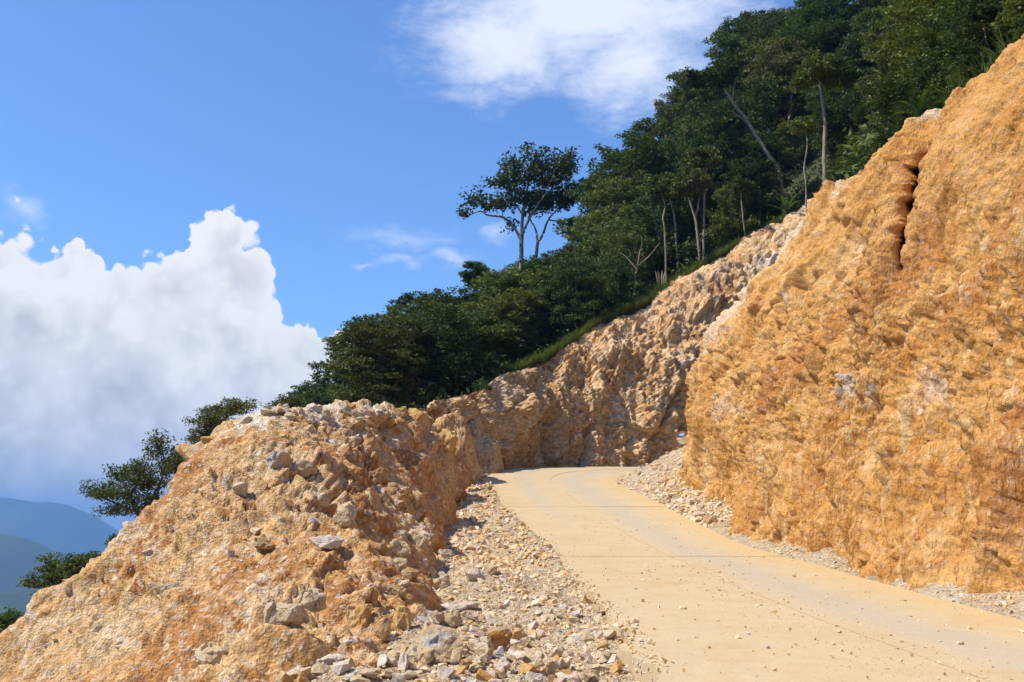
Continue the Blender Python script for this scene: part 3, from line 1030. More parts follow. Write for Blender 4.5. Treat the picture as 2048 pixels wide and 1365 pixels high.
build_wall()

# ------------------------------------------------------------------ the wall behind the bend
BW = [  # foot (X, Y), top pixel and its distance
    ((-5.2, 41.0), (860, 800, 43.0)), ((-3.2, 43.0), (905, 798, 45.0)), ((-1.5, 46.5), (958, 782, 48.0)), ((-0.7, 49.0), (1000, 752, 50.5)), ((0.6, 51.2), (1050, 742, 53.5)), ((2.2, 52.8), (1105, 712, 56)),
    ((4.4, 53.9), (1200, 650, 58.5)), ((8, 54.8), (1285, 615, 60.5)), ((13, 55.6), (1440, 515, 64.5)), ((20, 57), (1600, 420, 69)), ((30, 60), (1760, 320, 74))]


def build_back():
    nu, nv = 520, 300
    foot = np.array([(b[0][0], b[0][1], float(E(np.array([b[0][1]]))[0]) - 0.5) for b in BW])
    topp = np.array([pt(*b[1]) for b in BW])
    topp = np.concatenate([topp, topp[-1:] + np.array([[12, 4, 8]])])
    foot = np.concatenate([foot, foot[-1:] + np.array([[12, 4, 1]])])
    k = np.arange(len(foot), dtype=float)
    u = np.concatenate([np.linspace(0, 9, nu - 60)[:-1], np.linspace(9, len(foot) - 1, 61)])
    A, B = spline(k, foot, u), spline(k, topp, u)
    v = np.linspace(0, 1, nv)
    hz = v
    xy = 0.55 * v ** 1.7 + 0.45 * v ** 4          # steep below, leaning back at the top
    G = A[:, None, :] + (B - A)[:, None, :] * np.stack([xy, xy, hz], 1)[None]
    N = grid_normals(G)
    if N[200, 100, 1] > 0:
        N = -N
    P = G.reshape(-1, 3)
    n = N.reshape(-1, 3)
    vv = np.tile(v, len(u))
    h0, t0, c0 = blocks(P, 3.6, 50, (1, 1, 1.3), 0.15)
    h1, t1, c1 = blocks(P, 1.7, 51, (1, 1, 1.25), 0.15)
    h2, t2, c2 = blocks(P, 0.75, 52, (1, 1, 1), 0.15)
    h3, t3, c3 = blocks(P, 0.32, 53)
    lump = fbm(P, 0.22, 4, 0.55, seed=55)
    gul = fbm(P * np.array([1, 1, 0.35]), 0.5, 4, 0.55, True, seed=56)
    taper = 1 - 0.55 * ss(vv, 0.9, 1)
    h4, t4, c4 = blocks(P, 0.16, 54)
    fr = ss(fbm(P, 0.3, 3, seed=72), -0.15, 0.2)
    d = (h0 * 0.9 + h1 * (0.25 + 0.55 * fr) + h2 * (0.15 + 0.28 * fr) + h3 * 0.27 + h4 * 0.15 + lump * 1.1 + (gul - .3) * 0.8 + fbm(P, 3, 3, 0.6) * 0.14) * taper
    bx, by = to_px(P)
    d += 1.1 * np.exp(-((bx - 1015) / 30) ** 2 - ((by - 815) / 60) ** 2) + 0.8 * np.exp(-((bx - 1080) / 26) ** 2 - ((by - 800) / 36) ** 2) + 0.7 * np.exp(-((bx - 1215) / 30) ** 2 - ((by - 715) / 40) ** 2)
    # dark cleft beside the left buttress
    d -= 1.0 * np.exp(-((P[:, 0] - 1.9 + 0.05 * (P[:, 2] - 6)) / 0.35) ** 2) * ss(9.5 - P[:, 2], 0, 1.5)
    V = P + n * d[:, None]
    soil = ss(fbm(P, 0.25, 4, seed=58) + 0.2 * c0, 0.12, 0.5)
    me = new_mesh('rock_cut_bend', V, quads=grid_quads(len(u), nv), attrs={'tone': 0.2 * t0 + 0.25 * t1 + 0.3 * t2 + 0.25 * t3, 'soil': soil, 'pale': ss(fbm(P, .4, 3, seed=60), .05, .5) * 0.6 + 0.3 * ss(P[:, 0], 8, 14),
                   'grey': (t2 > 0.85) * 0.4 + ss(fbm(P, .5, 3, seed=61), .2, .5) * 0.3}, smooth=True, mat=M_BACK)
    link('rock_cut_bend', me, kind='structure')
    return topp


BTOP = build_back()

# ------------------------------------------------------------------ hillside under the forest, valley and far hills
HP = [tuple(p) for p in BTOP[2:10]]
HP = [(x, y, z - 0.5) for x, y, z in HP]
HP += [(-3.5, 47, 5.0), (-7, 40, 2.0), (-9, 28, -2.2), (-12, 20, -5.5), (-12, 50, 3.6), (-11, 62, 6.0), (-4, 60, 8.5), (-16, 40, -3.5), (-20, 30, -9), (-22, 45, -6), (-20, 60, -1.5), (-30, 60, -9),
       (-12, 12, -9), (-20, 15, -15), (-35, 30, -24), (-40, 60, -18), (-60, 60, -36), (-60, 20, -48),
       (13, 38, 13.0), (10.5, 30, 10.6), (10.2, 25, 9.6), (10.2, 20.5, 9.1), (9.9, 16, 8.4), (9.7, 10, 8.0), (10.3, -2, 7.8),
       (16, 16, 13.5), (18, 25, 16.5), (20, 35, 20), (26, 50, 27), (20, 8, 16.0), (35, 20, 30), (40, 40, 38),
       (2, 80, 17), (0, 95, 22.5), (-10, 80, 11), (-14, 95, 13), (10, 80, 20.5), (22, 80, 31), (35, 75, 41), (10, 110, 31), (0, 120, 26), (26, 110, 50), (45, 110, 66), (60, 70, 62), (-20, 110, 12), (-40, 100, -4), (-60, 110, -16), (30, 140, 62), (0, 150, 30), (60, 150, 88), (-30, 150, 10)]
hill_h = RBF(HP, 0.05)


def wall_top_x(y):
    return np.interp(y, [s[0] for s in WALL_STN], [s[1][-1][0] for s in WALL_STN])


def build_hillside():
    xs = np.linspace(-70, 75, 180)
    ys = np.linspace(-10, 170, 190)
    X, Y = np.meshgrid(xs, ys, indexing='ij')
    Z = hill_h(X, Y)
    P = np.stack([X.ravel(), Y.ravel(), Z.ravel()], 1)
    Z = Z + (fbm(P, 0.25, 4) * 0.8).reshape(Z.shape)
    # keep clear of the road cutting and of the camera
    cut = ss(X, -13, -9) * ss(wall_top_x(Y) + 0.4 - X, 0.2, 1.2) * ss(47 - Y, 0, 3)
    front = np.interp(X, BTOP[:, 0], BTOP[:, 1]) + 0.6
    cut2 = ss(X, -6, -4) * ss(front - Y, 0, 1.0) * ss(Y, 40, 44)
    Z = Z - 14 * np.maximum(cut, cut2) - 6 * ss(8 - Y, 0, 8) * ss(9 - X, 0, 4)
    P[:, 2] = Z.ravel()
    m, t, b, out = mat_new('forest_floor')
    geo = t.add('ShaderNodeNewGeometry')
    n = t.noise(geo.outputs['Position'], 0.9, 5, 0.65)
    t.l.new(t.ramp(n, [(0.3, (0.025, 0.03, 0.012)), (0.55, (0.04, 0.05, 0.018)), (0.75, (0.09, 0.065, 0.03))]), b.inputs['Base Color'])
    b.inputs['Roughness'].default_value = 1
    link('forest_hillside', new_mesh('forest_hillside', P, quads=grid_quads(len(xs), len(ys)), mat=m, smooth=True), kind='structure')


build_hillside()


def ridge_mesh(name, dist, line, base, depth, seed, amp):
    """a far ridge: crest line given by photo points at one distance, falling towards us and away"""
    n, k = 260, 60
    xs = np.array([p[0] for p in line], float)
    top = np.array([pt(p[0], p[1], dist) for p in line])
    px = np.linspace(xs[0], xs[-1], n)
    C = np.stack([np.interp(px, xs, top[:, i]) for i in range(3)], 1)
    q = np.linspace(-1, 1, k)
    G = np.zeros((n, k, 3))
    for j, a in enumerate(q):
        G[:, j, 0] = C[:, 0]
        G[:, j, 1] = dist + a * depth
        fall = abs(a) ** 0.85
        G[:, j, 2] = C[:, 2] * (1 - fall) + base * fall
    P = G.reshape(-1, 3)
    d = fbm(P, 1 / (dist * 0.10), 5, 0.55, True, seed) * amp
    fine = fbm(P, 1 / (dist * 0.006), 3, 0.6, seed=seed + 1) * amp * 0.10
    w = np.repeat((np.abs(q) ** 0.5)[None] * 0.9 + 0.1, n, 0).ravel()
    P = P.copy()
    P[:, 2] += (d - amp * 0.5) * w + fine
    m, t, b, out = mat_new(name + '_woods')
    geo = t.add('ShaderNodeNewGeometry')
    nn = t.noise(geo.outputs['Position'], 25 / dist, 6, 0.65)
    t.l.new(t.ramp(nn, [(0.35, (0.018, 0.035, 0.016)), (0.55, (0.04, 0.06, 0.022)), (0.7, (0.075, 0.09, 0.035))]), b.inputs['Base Color'])
    b.inputs['Roughness'].default_value = 1
    link(name, new_mesh(name, P, quads=grid_quads(n, k), mat=m, smooth=True), kind='structure')


ridge_mesh('far_mountain', 7000, [(-2600, 1080), (-1500, 1040), (-700, 990), (-150, 985), (30, 990), (120, 1003), (190, 1028), (240, 1062), (330, 1125), (600, 1190), (1100, 1230), (2000, 1150), (3200, 1100), (5000, 1120)], -620, 2500, 3, 200)
ridge_mesh('near_ridge', 3400, [(-2600, 1030), (-1500, 1090), (-600, 1040), (-120, 1052), (-20, 1062), (40, 1066), (80, 1078), (112, 1096), (150, 1100), (190, 1112), (300, 1160), (500, 1270), (900, 1330), (2000, 1300), (4000, 1240)], -580, 1500, 9, 120)
ridge_mesh('low_ridge', 1900, [(-2600, 1250), (-900, 1190), (-200, 1165), (20, 1175), (110, 1150), (200, 1185), (400, 1290), (800, 1420), (2000, 1450), (4000, 1400)], -560, 800, 15, 80)
m, t, b, out = mat_new('valley_woods')
geo = t.add('ShaderNodeNewGeometry')
t.l.new(t.ramp(t.noise(geo.outputs['Position'], 0.01, 6, 0.65), [(0.35, (0.018, 0.035, 0.016)), (0.65, (0.07, 0.085, 0.035))]), b.inputs['Base Color'])
link('valley_floor', new_mesh('valley_floor', [(-14000, -14000, -640), (14000, -14000, -640), (14000, 14000, -640), (-14000, 14000, -640)], faces=[(0, 1, 2, 3)], mat=m), kind='structure')


def build_haze():
    me = bpy.data.meshes.new('haze')
    bm = bmesh.new()
    bmesh.ops.create_cube(bm, size=1.0)
    bmesh.ops.scale(bm, vec=(30000, 30000, 1040), verts=bm.verts)
    bmesh.ops.translate(bm, vec=(0, 0, -122), verts=bm.verts)
    bm.to_mesh(me)
    bm.free()
    m = bpy.data.materials.new('haze_air')
    m.use_nodes = True
    nt = m.node_tree
    nt.nodes.clear()
    v = nt.nodes.new('ShaderNodeVolumePrincipled')
    v.inputs['Color'].default_value = (0.25, 0.50, 0.88, 1)
    v.inputs['Density'].default_value = HAZE
    v.inputs['Anisotropy'].default_value = 0.0
    o = nt.nodes.new('ShaderNodeOutputMaterial')
    nt.links.new(v.outputs[0], o.inputs['Volume'])
    me.materials.append(m)
    link('haze', me, kind='stuff')


HAZE = 0.00017
build_haze()


# ------------------------------------------------------------------ trees
def tube(path, rad, sides=6):
    path, rad = np.asarray(path, float), np.asarray(rad, float)
    n = len(path)
    tg = np.gradient(path, axis=0)
    tg /= np.linalg.norm(tg, axis=1)[:, None] + 1e-9
    ref = np.where(np.abs(tg[:, 2:3]) > 0.9, np.array([[1.0, 0, 0]]), np.array([[0, 0, 1.0]]))
    a = np.cross(tg, ref)
    a /= np.linalg.norm(a, axis=1)[:, None] + 1e-9
    b = np.cross(tg, a)
    th = np.arange(sides) * 2 * math.pi / sides
    V = path[:, None] + rad[:, None, None] * (a[:, None] * np.cos(th)[None, :, None] + b[:, None] * np.sin(th)[None, :, None])
    i = np.arange(n * sides).reshape(n, sides)
    q = np.stack([i[:-1], np.roll(i, -1, 1)[:-1], np.roll(i, -1, 1)[1:], i[1:]], 2).reshape(-1, 4)
    return V.reshape(-1, 3), q


class Soup:
    def __init__(self):
        self.V, self.Q, self.A, self.n = [], [], [], 0

    def add(self, V, Q, a=0.0):
        self.V.append(V)
        self.Q.append(Q + self.n)
        self.A.append(np.full(len(V), a) if np.isscalar(a) else a)
        self.n += len(V)

    def mesh(self, name, mat, attr='tint', smooth=False):
        return new_mesh(name, np.concatenate(self.V), quads=np.concatenate(self.Q), attrs={attr: np.concatenate(self.A)}, mat=mat, smooth=smooth)


def leaves(soup, C, rad, per, size, g, flat=0.55, droop=0.0):
    """per leaves scattered round every centre of C"""
    C = np.repeat(np.asarray(C, float), per, 0)
    n = len(C)
    o = g.normal(size=(n, 3))
    o = o / np.linalg.norm(o, axis=1)[:, None] * (g.random((n, 1)) ** 0.45) * rad
    o[:, 2] *= flat
    P = C + o
    P[:, 2] -= droop * g.random(n)
    nrm = g.normal(size=(n, 3)) * 0.75 + np.array([0, 0, 0.9])
    nrm /= np.linalg.norm(nrm, axis=1)[:, None]
    d = g.normal(size=(n, 3))
    d = d - (d * nrm).sum(1)[:, None] * nrm
    d /= np.linalg.norm(d, axis=1)[:, None] + 1e-9
    s = np.cross(nrm, d)
    L = size * (0.65 + 0.7 * g.random((n, 1)))
    W = L * 0.27
    bend = nrm * L * 0.12
    q = np.stack([P - d * L * 0.5, P + s * W - bend * .0 + d * L * .02, P + d * L * 0.5 - bend, P - s * W + d * L * .02], 1)
    ct = np.repeat(g.random(n // per), per)
    a = np.clip(0.6 * ct + 0.4 * g.random(n), 0, 1)
    soup.add(q.reshape(-1, 3), np.arange(n * 4).reshape(n, 4), np.repeat(a, 4))


def grow(nodes, rads, terms, wood, g, r_tip=0.012, sides=4, k_r=0.32):
    """join every terminal to the nearest point of the growing skeleton with a curved thin branch"""
    nodes = [np.array(p, float) for p in nodes]
    rads = list(rads)
    root = nodes[0]
    order = np.argsort([np.linalg.norm(t - root) + g.normal() * 0.2 for t in terms])
    for i in order:
        t = terms[i]
        A = np.array(nodes)
        d = np.linalg.norm(A - t, axis=1) + np.where(A[:, 2] > t[2] + 0.1, 0.9, 0) + 0.3 * np.maximum(0, 0.6 - np.abs(A[:, 2] - t[2])) * 0
        j = int(np.argmin(d))
        a = A[j]
        L = np.linalg.norm(t - a)
        if L < 0.05:
            continue
        r0 = max(r_tip * 1.2, min(rads[j] * 0.7, 0.022 * L + r_tip))
        s = np.linspace(0, 1, 5)[:, None]
        mid = (a + t) / 2 + g.normal(size=3) * 0.09 * L + np.array([0, 0, -0.10 * L])
        path = (1 - s) ** 2 * a + 2 * s * (1 - s) * mid + s ** 2 * t
        rr = np.linspace(r0, r_tip, 5)
        V, Q = tube(path, rr, sides)
        wood.add(V, Q)
        for m_ in (2, 3, 4):
            nodes.append(path[m_])
            rads.append(rr[m_])
    return nodes


def in_ellipsoids(ells, n, g, shell=0.55):
    """points in the crown, most of them near the outside of the lumps"""
    vol = np.array([e[3] * e[4] * e[5] for e in ells])
    k = g.choice(len(ells), n, p=vol / vol.sum())
    E_ = np.array(ells)[k]
    o = g.normal(size=(n, 3))
    o /= np.linalg.norm(o, axis=1)[:, None]
    o *= (shell + (1 - shell) * g.random((n, 1)))
    o[:, 2] = np.where(o[:, 2] < -0.3, o[:, 2] * 0.6, o[:, 2])
    return E_[:, :3] + o * E_[:, 3:6]


def tree_proto(name, seed, H, trunk_r, ells, nterm, per, leaf, crad, lean=0.0, mat=None, bark=None, flat=0.55, droop=0.0):
    """trunk and crown meshes of one tree, its foot at the origin"""
    g = np.random.default_rng(seed)
    wood, lf = Soup(), Soup()
    n = 9
    s = np.linspace(0, 1, n)
    top = H * 0.82
    path = np.stack([lean * H * s ** 1.5 + 0.04 * H * np.sin(s * 3 + seed), 0.04 * H * np.sin(s * 2.3 + seed * 2), top * s], 1)
    path -= path[0]
    path[0, 2] -= 0.6
    rr = trunk_r * (1 - 0.8 * s)
    V, Q = tube(path, rr, 7)
    wood.add(V, Q)
    terms = in_ellipsoids(ells, nterm, g)
    nodes = [path[i] for i in range(3, n)]
    grow(nodes, rr[3:], terms, wood, g)
    leaves(lf, terms, crad, per, leaf, g, flat, droop)
    return wood.mesh(name + '_wood', bark or M_BARK, smooth=True), lf.mesh(name + '_leaves', mat or M_LEAF)


PROTO = []
def lumps(g, H, r, n, lo, squash):
    e = [(0, 0, H * 0.72, r * 0.75, r * 0.75, H * 0.22), (0, 0, H * 0.36, r * 0.8, r * 0.8, H * 0.22)]
    for i in range(n):
        a = i * 2.4 + g.random()
        q = r * (0.45 + 0.3 * g.random())
        z = H * (lo + (0.9 - lo) * g.random())
        s = r * (0.32 + 0.25 * g.random())
        e.append((math.cos(a) * q, math.sin(a) * q, z, s, s, s * squash))
    return e


for k in range(8):
    g = np.random.default_rng(100 + k)
    H = 10.0
    if k % 4 == 0:      # broad
        PROTO.append(tree_proto('tree', k, H, .22, lumps(g, H, 3.6, 13, .25, .75), 270, 46, .27, .60, mat=M_LEAF_MID if k == 4 else M_LEAF))
    elif k % 4 == 1:    # layered, open
        PROTO.append(tree_proto('tree', k, H, .18, lumps(g, H, 3.3, 12, .45, .42), 220, 44, .26, .58, flat=.38, bark=M_BARK_PALE, mat=M_LEAF_OLIVE if k == 5 else M_LEAF))
    elif k % 4 == 2:    # narrow
        PROTO.append(tree_proto('tree', k, H, .16, lumps(g, H, 2.6, 12, .2, .95), 220, 44, .25, .54, mat=M_LEAF_OLIVE if k == 2 else M_LEAF_MID))
    else:               # shaggy, hung with climbers
        PROTO.append(tree_proto('tree', k, H, .2, lumps(g, H, 3.1, 14, .12, 1.0), 260, 46, .26, .56, droop=.6))

# canopy line of the forest against the sky, photo points
SKYL = np.array([(560, 800), (600, 775), (640, 700), (690, 660), (725, 590), (790, 566), (850, 572), (915, 572), (950, 540), (1000, 520), (1060, 505), (1125, 480), (1155, 400), (1185, 300), (1250, 262),
                 (1310, 205), (1330, 160), (1400, 125), (1440, 90), (1450, 45), (1490, 15), (1560, 5), (1600, -20), (1700, -120), (2300, -500)], float)


def sky_slope(px):
    y = np.interp(px, SKYL[:, 0], SKYL[:, 1])
    return slope(px, y)[1]


def make_tree(x, y, z, H, wide, k, rot, label, group, bark=None):
    o = bpy.data.objects.new('forest_tree', None)
    o.empty_display_size = 0.3
    COL.objects.link(o)
    o.location = (x, y, z)
    o.rotation_euler = (0, 0, rot)
    o.scale = (wide, wide, H / 10.0)
    o['label'], o['category'], o['group'] = label, 'tree', group
    w, l = PROTO[k]
    link('trunk', w, o)
    link('crown', l, o)
    return o


MARKS = [(560, 'the mound skyline'), (700, 'the rust-coloured skyline rock'), (800, 'the dead grey sapling'), (905, 'the slanting bare branch'), (950, 'the small umbrella tree'), (1043, 'the tall straight tree'), (1110, 'the tall leaning tree'),
         (1275, 'the bare sapling'), (1400, 'the forked slender tree'), (1500, 'the leaning pale trunk'), (1578, 'the lower banana plant'), (1648, 'the upright pale trunk'), (1740, 'the bowed trunk'), (1838, 'the upper banana plant'), (1960, 'the wall top fern')]


def tell_apart(items, words):
    """items: (object, label, group, order); those with one label get a word each by their order, if there are words enough"""
    by = {}
    for it in items:
        by.setdefault(it[1], []).append(it)
    for lab, its in by.items():
        its.sort(key=lambda q: q[3])
        w = words.get(len(its))
        for k, (o, l, gr, _) in enumerate(its):
            o['label'] = f'{w[k]} {l}' if w else l
            o['group'] = gr


KIND = ['broad dark', 'pale-trunked layered', 'narrow olive-green', 'shaggy climber-hung']


def forest():
    g = np.random.default_rng(77)
    cand = []
    for yy in np.arange(47, 128, 4.0):
        for xx in np.arange(-22, 62, 3.8 if yy < 80 else 4.6):
            cand.append((xx + g.uniform(-1.5, 1.5), yy + g.uniform(-1.6, 1.6)))
    for yy in np.arange(22, 47, 4.0):          # the slope right behind the near wall
        for xx in np.arange(12, 40, 4.0):
            cand.append((xx + g.uniform(-1.2, 1.2), yy + g.uniform(-1.2, 1.2)))
    for yy in np.arange(17, 36, 1.7):           # thin young trees close behind the rim of the ochre wall
        for xx in np.arange(0.8, 7, 1.9):
            cand.append((float(wall_top_x(yy)) + xx + g.uniform(0, .6), yy + g.uniform(-.6, .6)))
    C = np.array(cand)
    Zg = hill_h(C[:, 0], C[:, 1])
    T = []
    for (x, y), z in zip(C, Zg):
        front = np.interp(x, BTOP[:, 0], BTOP[:, 1]) + (2.2 if x > -2 else 4.5)
        if (x < 25 and y < front and not (y < 37 and x > float(wall_top_x(y)) + 0.7)) or (y < 47 and x < float(wall_top_x(y)) + 0.7) or (x < -3 and y < 50):
            continue
        px, py = to_px(np.array([x, y, z + 4]))
        if px < 590 or px > 2150:
            continue
        if y < 47 and px < 1800:
            continue
        edge = y - front
        H = (g.uniform(9.0, 14.0) if px < 1180 else g.uniform(7.0, 11.5)) if y < 80 else g.uniform(9.5, 14.0)
        if 0 <= edge < 4:
            H *= 0.72
        if y < 47:
            H = min(H, 2.2 + 0.9 * (x - float(wall_top_x(y))))
        wide = H / 10 * g.uniform(0.8, 1.3)
        r = 3.2 * wide
        # no crown rises above the canopy line
        lim = min(float(sky_slope(px + q * F * r / y)) for q in (-0.35, 0, 0.35)) * (y - 1)
        Hm = (lim - z) * g.uniform(0.88, 1.06)
        sky = Hm < H * 1.2
        if Hm < H:
            H = Hm
            wide = min(wide, H / 10 * 1.45)
        if H < (2.2 if y < 47 else 3.2):
            continue
        px, py = to_px(np.array([x, y, z + H]))
        if py > 900 or py < -330:
            continue
        T.append((y, x, z, H, wide, int(g.integers(0, 8)), g.uniform(0, 6.28), sky, edge))
    # leave out the trees that stand wholly behind others
    T.sort()
    occ = np.zeros((100, 140), bool)
    gyy, gxx = np.mgrid[0:100, 0:140]
    n, made = 0, []
    for y, x, z, H, wide, k, rot, sky, edge in T:
        a = to_px(np.array([x, y, z + H * 0.55]))
        rx_, ry_ = 3.0 * wide * F / y / 16, 0.45 * H * F / y / 16
        cx, cy = a[0] / 16, a[1] / 16 + 12
        inside = ((gxx - cx) / rx_) ** 2 + ((gyy - cy) / ry_) ** 2 < 1
        fr = inside & (gyy >= 11) & (gxx < 129)
        if not fr.any() or (fr & ~occ).sum() < 0.10 * fr.sum():
            continue
        occ |= ((gxx - cx) / (rx_ * .8)) ** 2 + ((gyy - cy) / (ry_ * .8)) ** 2 < 1
        mk = min(MARKS, key=lambda q: abs(q[0] - a[0]))
        side = 'behind' if abs(mk[0] - a[0]) < 22 else ('left of' if a[0] < mk[0] else 'right of')
        pos = 'against the sky' if sky else ('at the rim' if edge < 5 or y < 40 else 'in the thicket')
        lab = f'{KIND[k % 4]} tree {pos} {side} {mk[1]}'
        o = make_tree(x, y, z - 0.3, H, wide, k, rot, lab, '')
        made.append((o, lab, f'trees {pos}', a[1]))
        n += 1
    tell_apart(made, {2: ('upper', 'lower'), 3: ('upper', 'middle', 'lower')})
    print('forest trees', n)


forest()


# ------------------------------------------------------------------ undergrowth, the named trees and plants
def undergrowth():
    g = np.random.default_rng(5)
    s = Soup()
    n = 6400
    x = g.uniform(-40, 60, n)
    y = g.uniform(20, 112, n)
    z = hill_h(x, y)
    front = np.interp(x, BTOP[:, 0], BTOP[:, 1]) + np.where(x > -2, 0.7, 4.0)
    ok = ~((x < 25) & (y < front) & ~((y < 37) & (x > wall_top_x(y) + 0.5))) & ~((y < 47) & (x < wall_top_x(y) + 0.9)) & ~((x < -3) & (x > -11.5) & (y < 49))
    x, y, z = x[ok], y[ok], z[ok]
    px, py = to_px(np.stack([x, y, z + 1], 1))
    ok = (px > -500) & (px < 2120) & (py < np.where(x < -11, 1500, 900)) & (py > -120)
    C = np.stack([x, y, z + g.uniform(0.1, 1.5, len(x))], 1)[ok]
    leaves(s, C, 1.15, 26, 0.34, g, 0.6, 0.3)
    link('undergrowth', s.mesh('undergrowth', M_LEAF), kind='stuff')


undergrowth()


def hero_tree(name, label, Y, limbs, ells, nterm, per, leaf, crad, seed, mat=None, bark=None, flat=0.5, depth=1.0, group=None, cat='tree', tip=0.012, shell=0.25):
    """a tree whose limbs and crown lumps are given by photo points at its own distance"""
    g = np.random.default_rng(seed)
    sc = Y / F
    foot = pt(limbs[0][0][0], limbs[0][0][1], Y)
    wood, lf = Soup(), Soup()
    nodes, rads = [], []
    for li, lb in enumerate(limbs):
        P = np.array([pt(p[0], p[1], Y) for p in lb]) - foot
        r = np.array([p[2] for p in lb]) * sc * (0.78 if Y > 39 else 1.0)
        if not li:                          # the trunk goes down into the ground it stands on
            gz = float(hill_h(np.array([foot[0]]), np.array([foot[1]]))[0])
            P = np.concatenate([P[:1] - np.array([[0, 0, min(max(foot[2] - gz, 0.2) + 0.4, 7.0)]]), P])
            r = np.concatenate([r[:1] * 1.15, r])
        if li:
            dy = g.uniform(-1, 1) * depth
            P[:, 1] += dy * np.linspace(0, 1, len(P)) * 1.2
        k = np.arange(len(P), dtype=float)
        u = np.linspace(0, len(P) - 1, len(P) * 4)
        Q = spline(k, P, u)
        Q += np.stack([fbm(Q, 0.9, 2, seed=li + seed), fbm(Q, 0.9, 2, seed=li + 31 + seed), 0 * u], 1) * 0.10
        rr = np.interp(u, k, r)
        V, Qd = tube(Q, rr, 7)
        wood.add(V, Qd)
        st = len(Q) // 2 if li == 0 else 2
        nodes += list(Q[st:])
        rads += list(rr[st:])
    o = bpy.data.objects.new(name, None)
    o.empty_display_size = 0.3
    COL.objects.link(o)
    o.location = foot
    o['label'], o['category'] = label, cat
    if group:
        o['group'] = group
    if ells:
        E3 = []
        for cx, cy, a, b in ells:
            c = pt(cx, cy, Y) - foot
            c[1] += g.uniform(-.6, .6) * depth
            E3.append((c[0], c[1], c[2], a * sc, a * sc * 0.9, b * sc))
        terms = in_ellipsoids(E3, nterm, g, shell)
        grow(nodes, rads, terms, wood, g, tip)
        if per:
            leaves(lf, terms, crad, per, leaf, g, flat)
            link('crown', lf.mesh(name + '_leaves', mat or M_LEAF), o)
    link('trunk', wood.mesh(name + '_wood', bark or M_BARK_PALE, smooth=True), o)
    return o


hero_tree('tall_tree', 'tall straight pale-trunked tree with a wide flat crown against blue sky', 92,
          [[(1040, 612, 6.5), (1042, 540, 6), (1043, 475, 5.6)], [(1042, 478, 4.5), (1026, 450, 3.8), (1003, 430, 3.2), (975, 424, 2.4), (958, 414, 1.8), (938, 420, 1.2)],
           [(1043, 478, 5), (1046, 430, 4.2), (1052, 390, 3.2), (1062, 340, 2.2), (1072, 300, 1.2)], [(1044, 470, 4.5), (1058, 441, 3.6), (1074, 416, 3), (1094, 388, 2.2), (1112, 340, 1.4)],
           [(1046, 432, 3), (1028, 400, 2.2), (1008, 365, 1.5), (985, 345, 1)]],
          [(1075, 335, 76, 54), (1015, 362, 62, 46), (955, 398, 40, 34), (928, 425, 20, 24), (1118, 350, 40, 58), (1060, 395, 70, 34), (1000, 405, 50, 26), (1022, 445, 22, 18)],
          440, 13, 0.40, 0.70, 41, depth=1.6, mat=M_LEAF_OLIVE, flat=.85, shell=.1, tip=.02)
hero_tree('tall_tree', 'tall leaning pale-trunked tree close behind the straight tall one', 94,
          [[(1058, 596, 5), (1068, 540, 4.6), (1076, 484, 4.2)], [(1076, 486, 3.5), (1073, 464, 2.8), (1062, 437, 2), (1054, 410, 1.2)],
           [(1077, 486, 3.8), (1088, 463, 3.2), (1098, 437, 2.6), (1113, 423, 2), (1128, 402, 1.4)], [(1097, 440, 2.2), (1118, 440, 1.6), (1132, 450, 1.1)]],
          [(1128, 395, 36, 40), (1135, 335, 26, 44), (1095, 400, 36, 28), (1135, 445, 24, 16), (1062, 415, 22, 20)],
          190, 13, 0.40, 0.70, 42, depth=1.4, mat=M_LEAF_OLIVE, flat=.85, shell=.1, tip=.02)
hero_tree('umbrella_tree', 'small umbrella-crowned tree standing out on the skyline left of the tall trees', 97,
          [[(948, 600, 4), (950, 575, 3), (952, 550, 2)]], [(945, 532, 28, 10), (965, 545, 26, 10), (935, 552, 22, 10), (955, 560, 30, 12)], 110, 26, 0.34, 0.5, 43)
hero_tree('leaning_tree', 'slender pale trunk leaning left out of the thicket above the banana plant', 70,
          [[(1562, 356, 5.5), (1530, 300, 5), (1500, 250, 4.5), (1466, 205, 4), (1448, 178, 3)], [(1500, 250, 2.5), (1478, 240, 1.8), (1458, 232, 1.2)], [(1464, 203, 2.5), (1468, 165, 1.5), (1462, 140, 1)]],
          [(1440, 160, 55, 28), (1395, 150, 45, 22), (1470, 135, 35, 24)], 95, 30, 0.30, 0.5, 44, mat=M_LEAF_OLIVE)
hero_tree('straight_tree', 'single upright pale trunk at the rim of the ochre wall', 41,
          [[(1650, 374, 6), (1648, 320, 5.5), (1650, 250, 5), (1644, 200, 4.5), (1640, 165, 3.5)]],
          [(1640, 140, 52, 28), (1600, 165, 30, 20), (1668, 160, 26, 20)], 85, 32, 0.19, 0.33, 45)
hero_tree('bowed_tree', 'thin bowed grey trunk between the upright trunk and the upper banana plant', 40,
          [[(1762, 300, 4), (1750, 245, 3.6), (1738, 205, 3.2), (1712, 168, 2.6)]],
          [(1700, 148, 40, 26), (1670, 130, 26, 18)], 50, 32, 0.19, 0.33, 46)
hero_tree('slender_tree', 'slender pale double-forked trunk at the grassy rim', 66,
          [[(1398, 505, 4), (1394, 460, 3.6), (1388, 430, 3.2), (1376, 395, 2.2)], [(1390, 440, 2.4), (1398, 410, 2), (1402, 380, 1.3)]],
          [(1370, 375, 40, 26), (1400, 365, 30, 20)], 60, 32, 0.27, 0.45, 47, mat=M_LEAF_OLIVE)
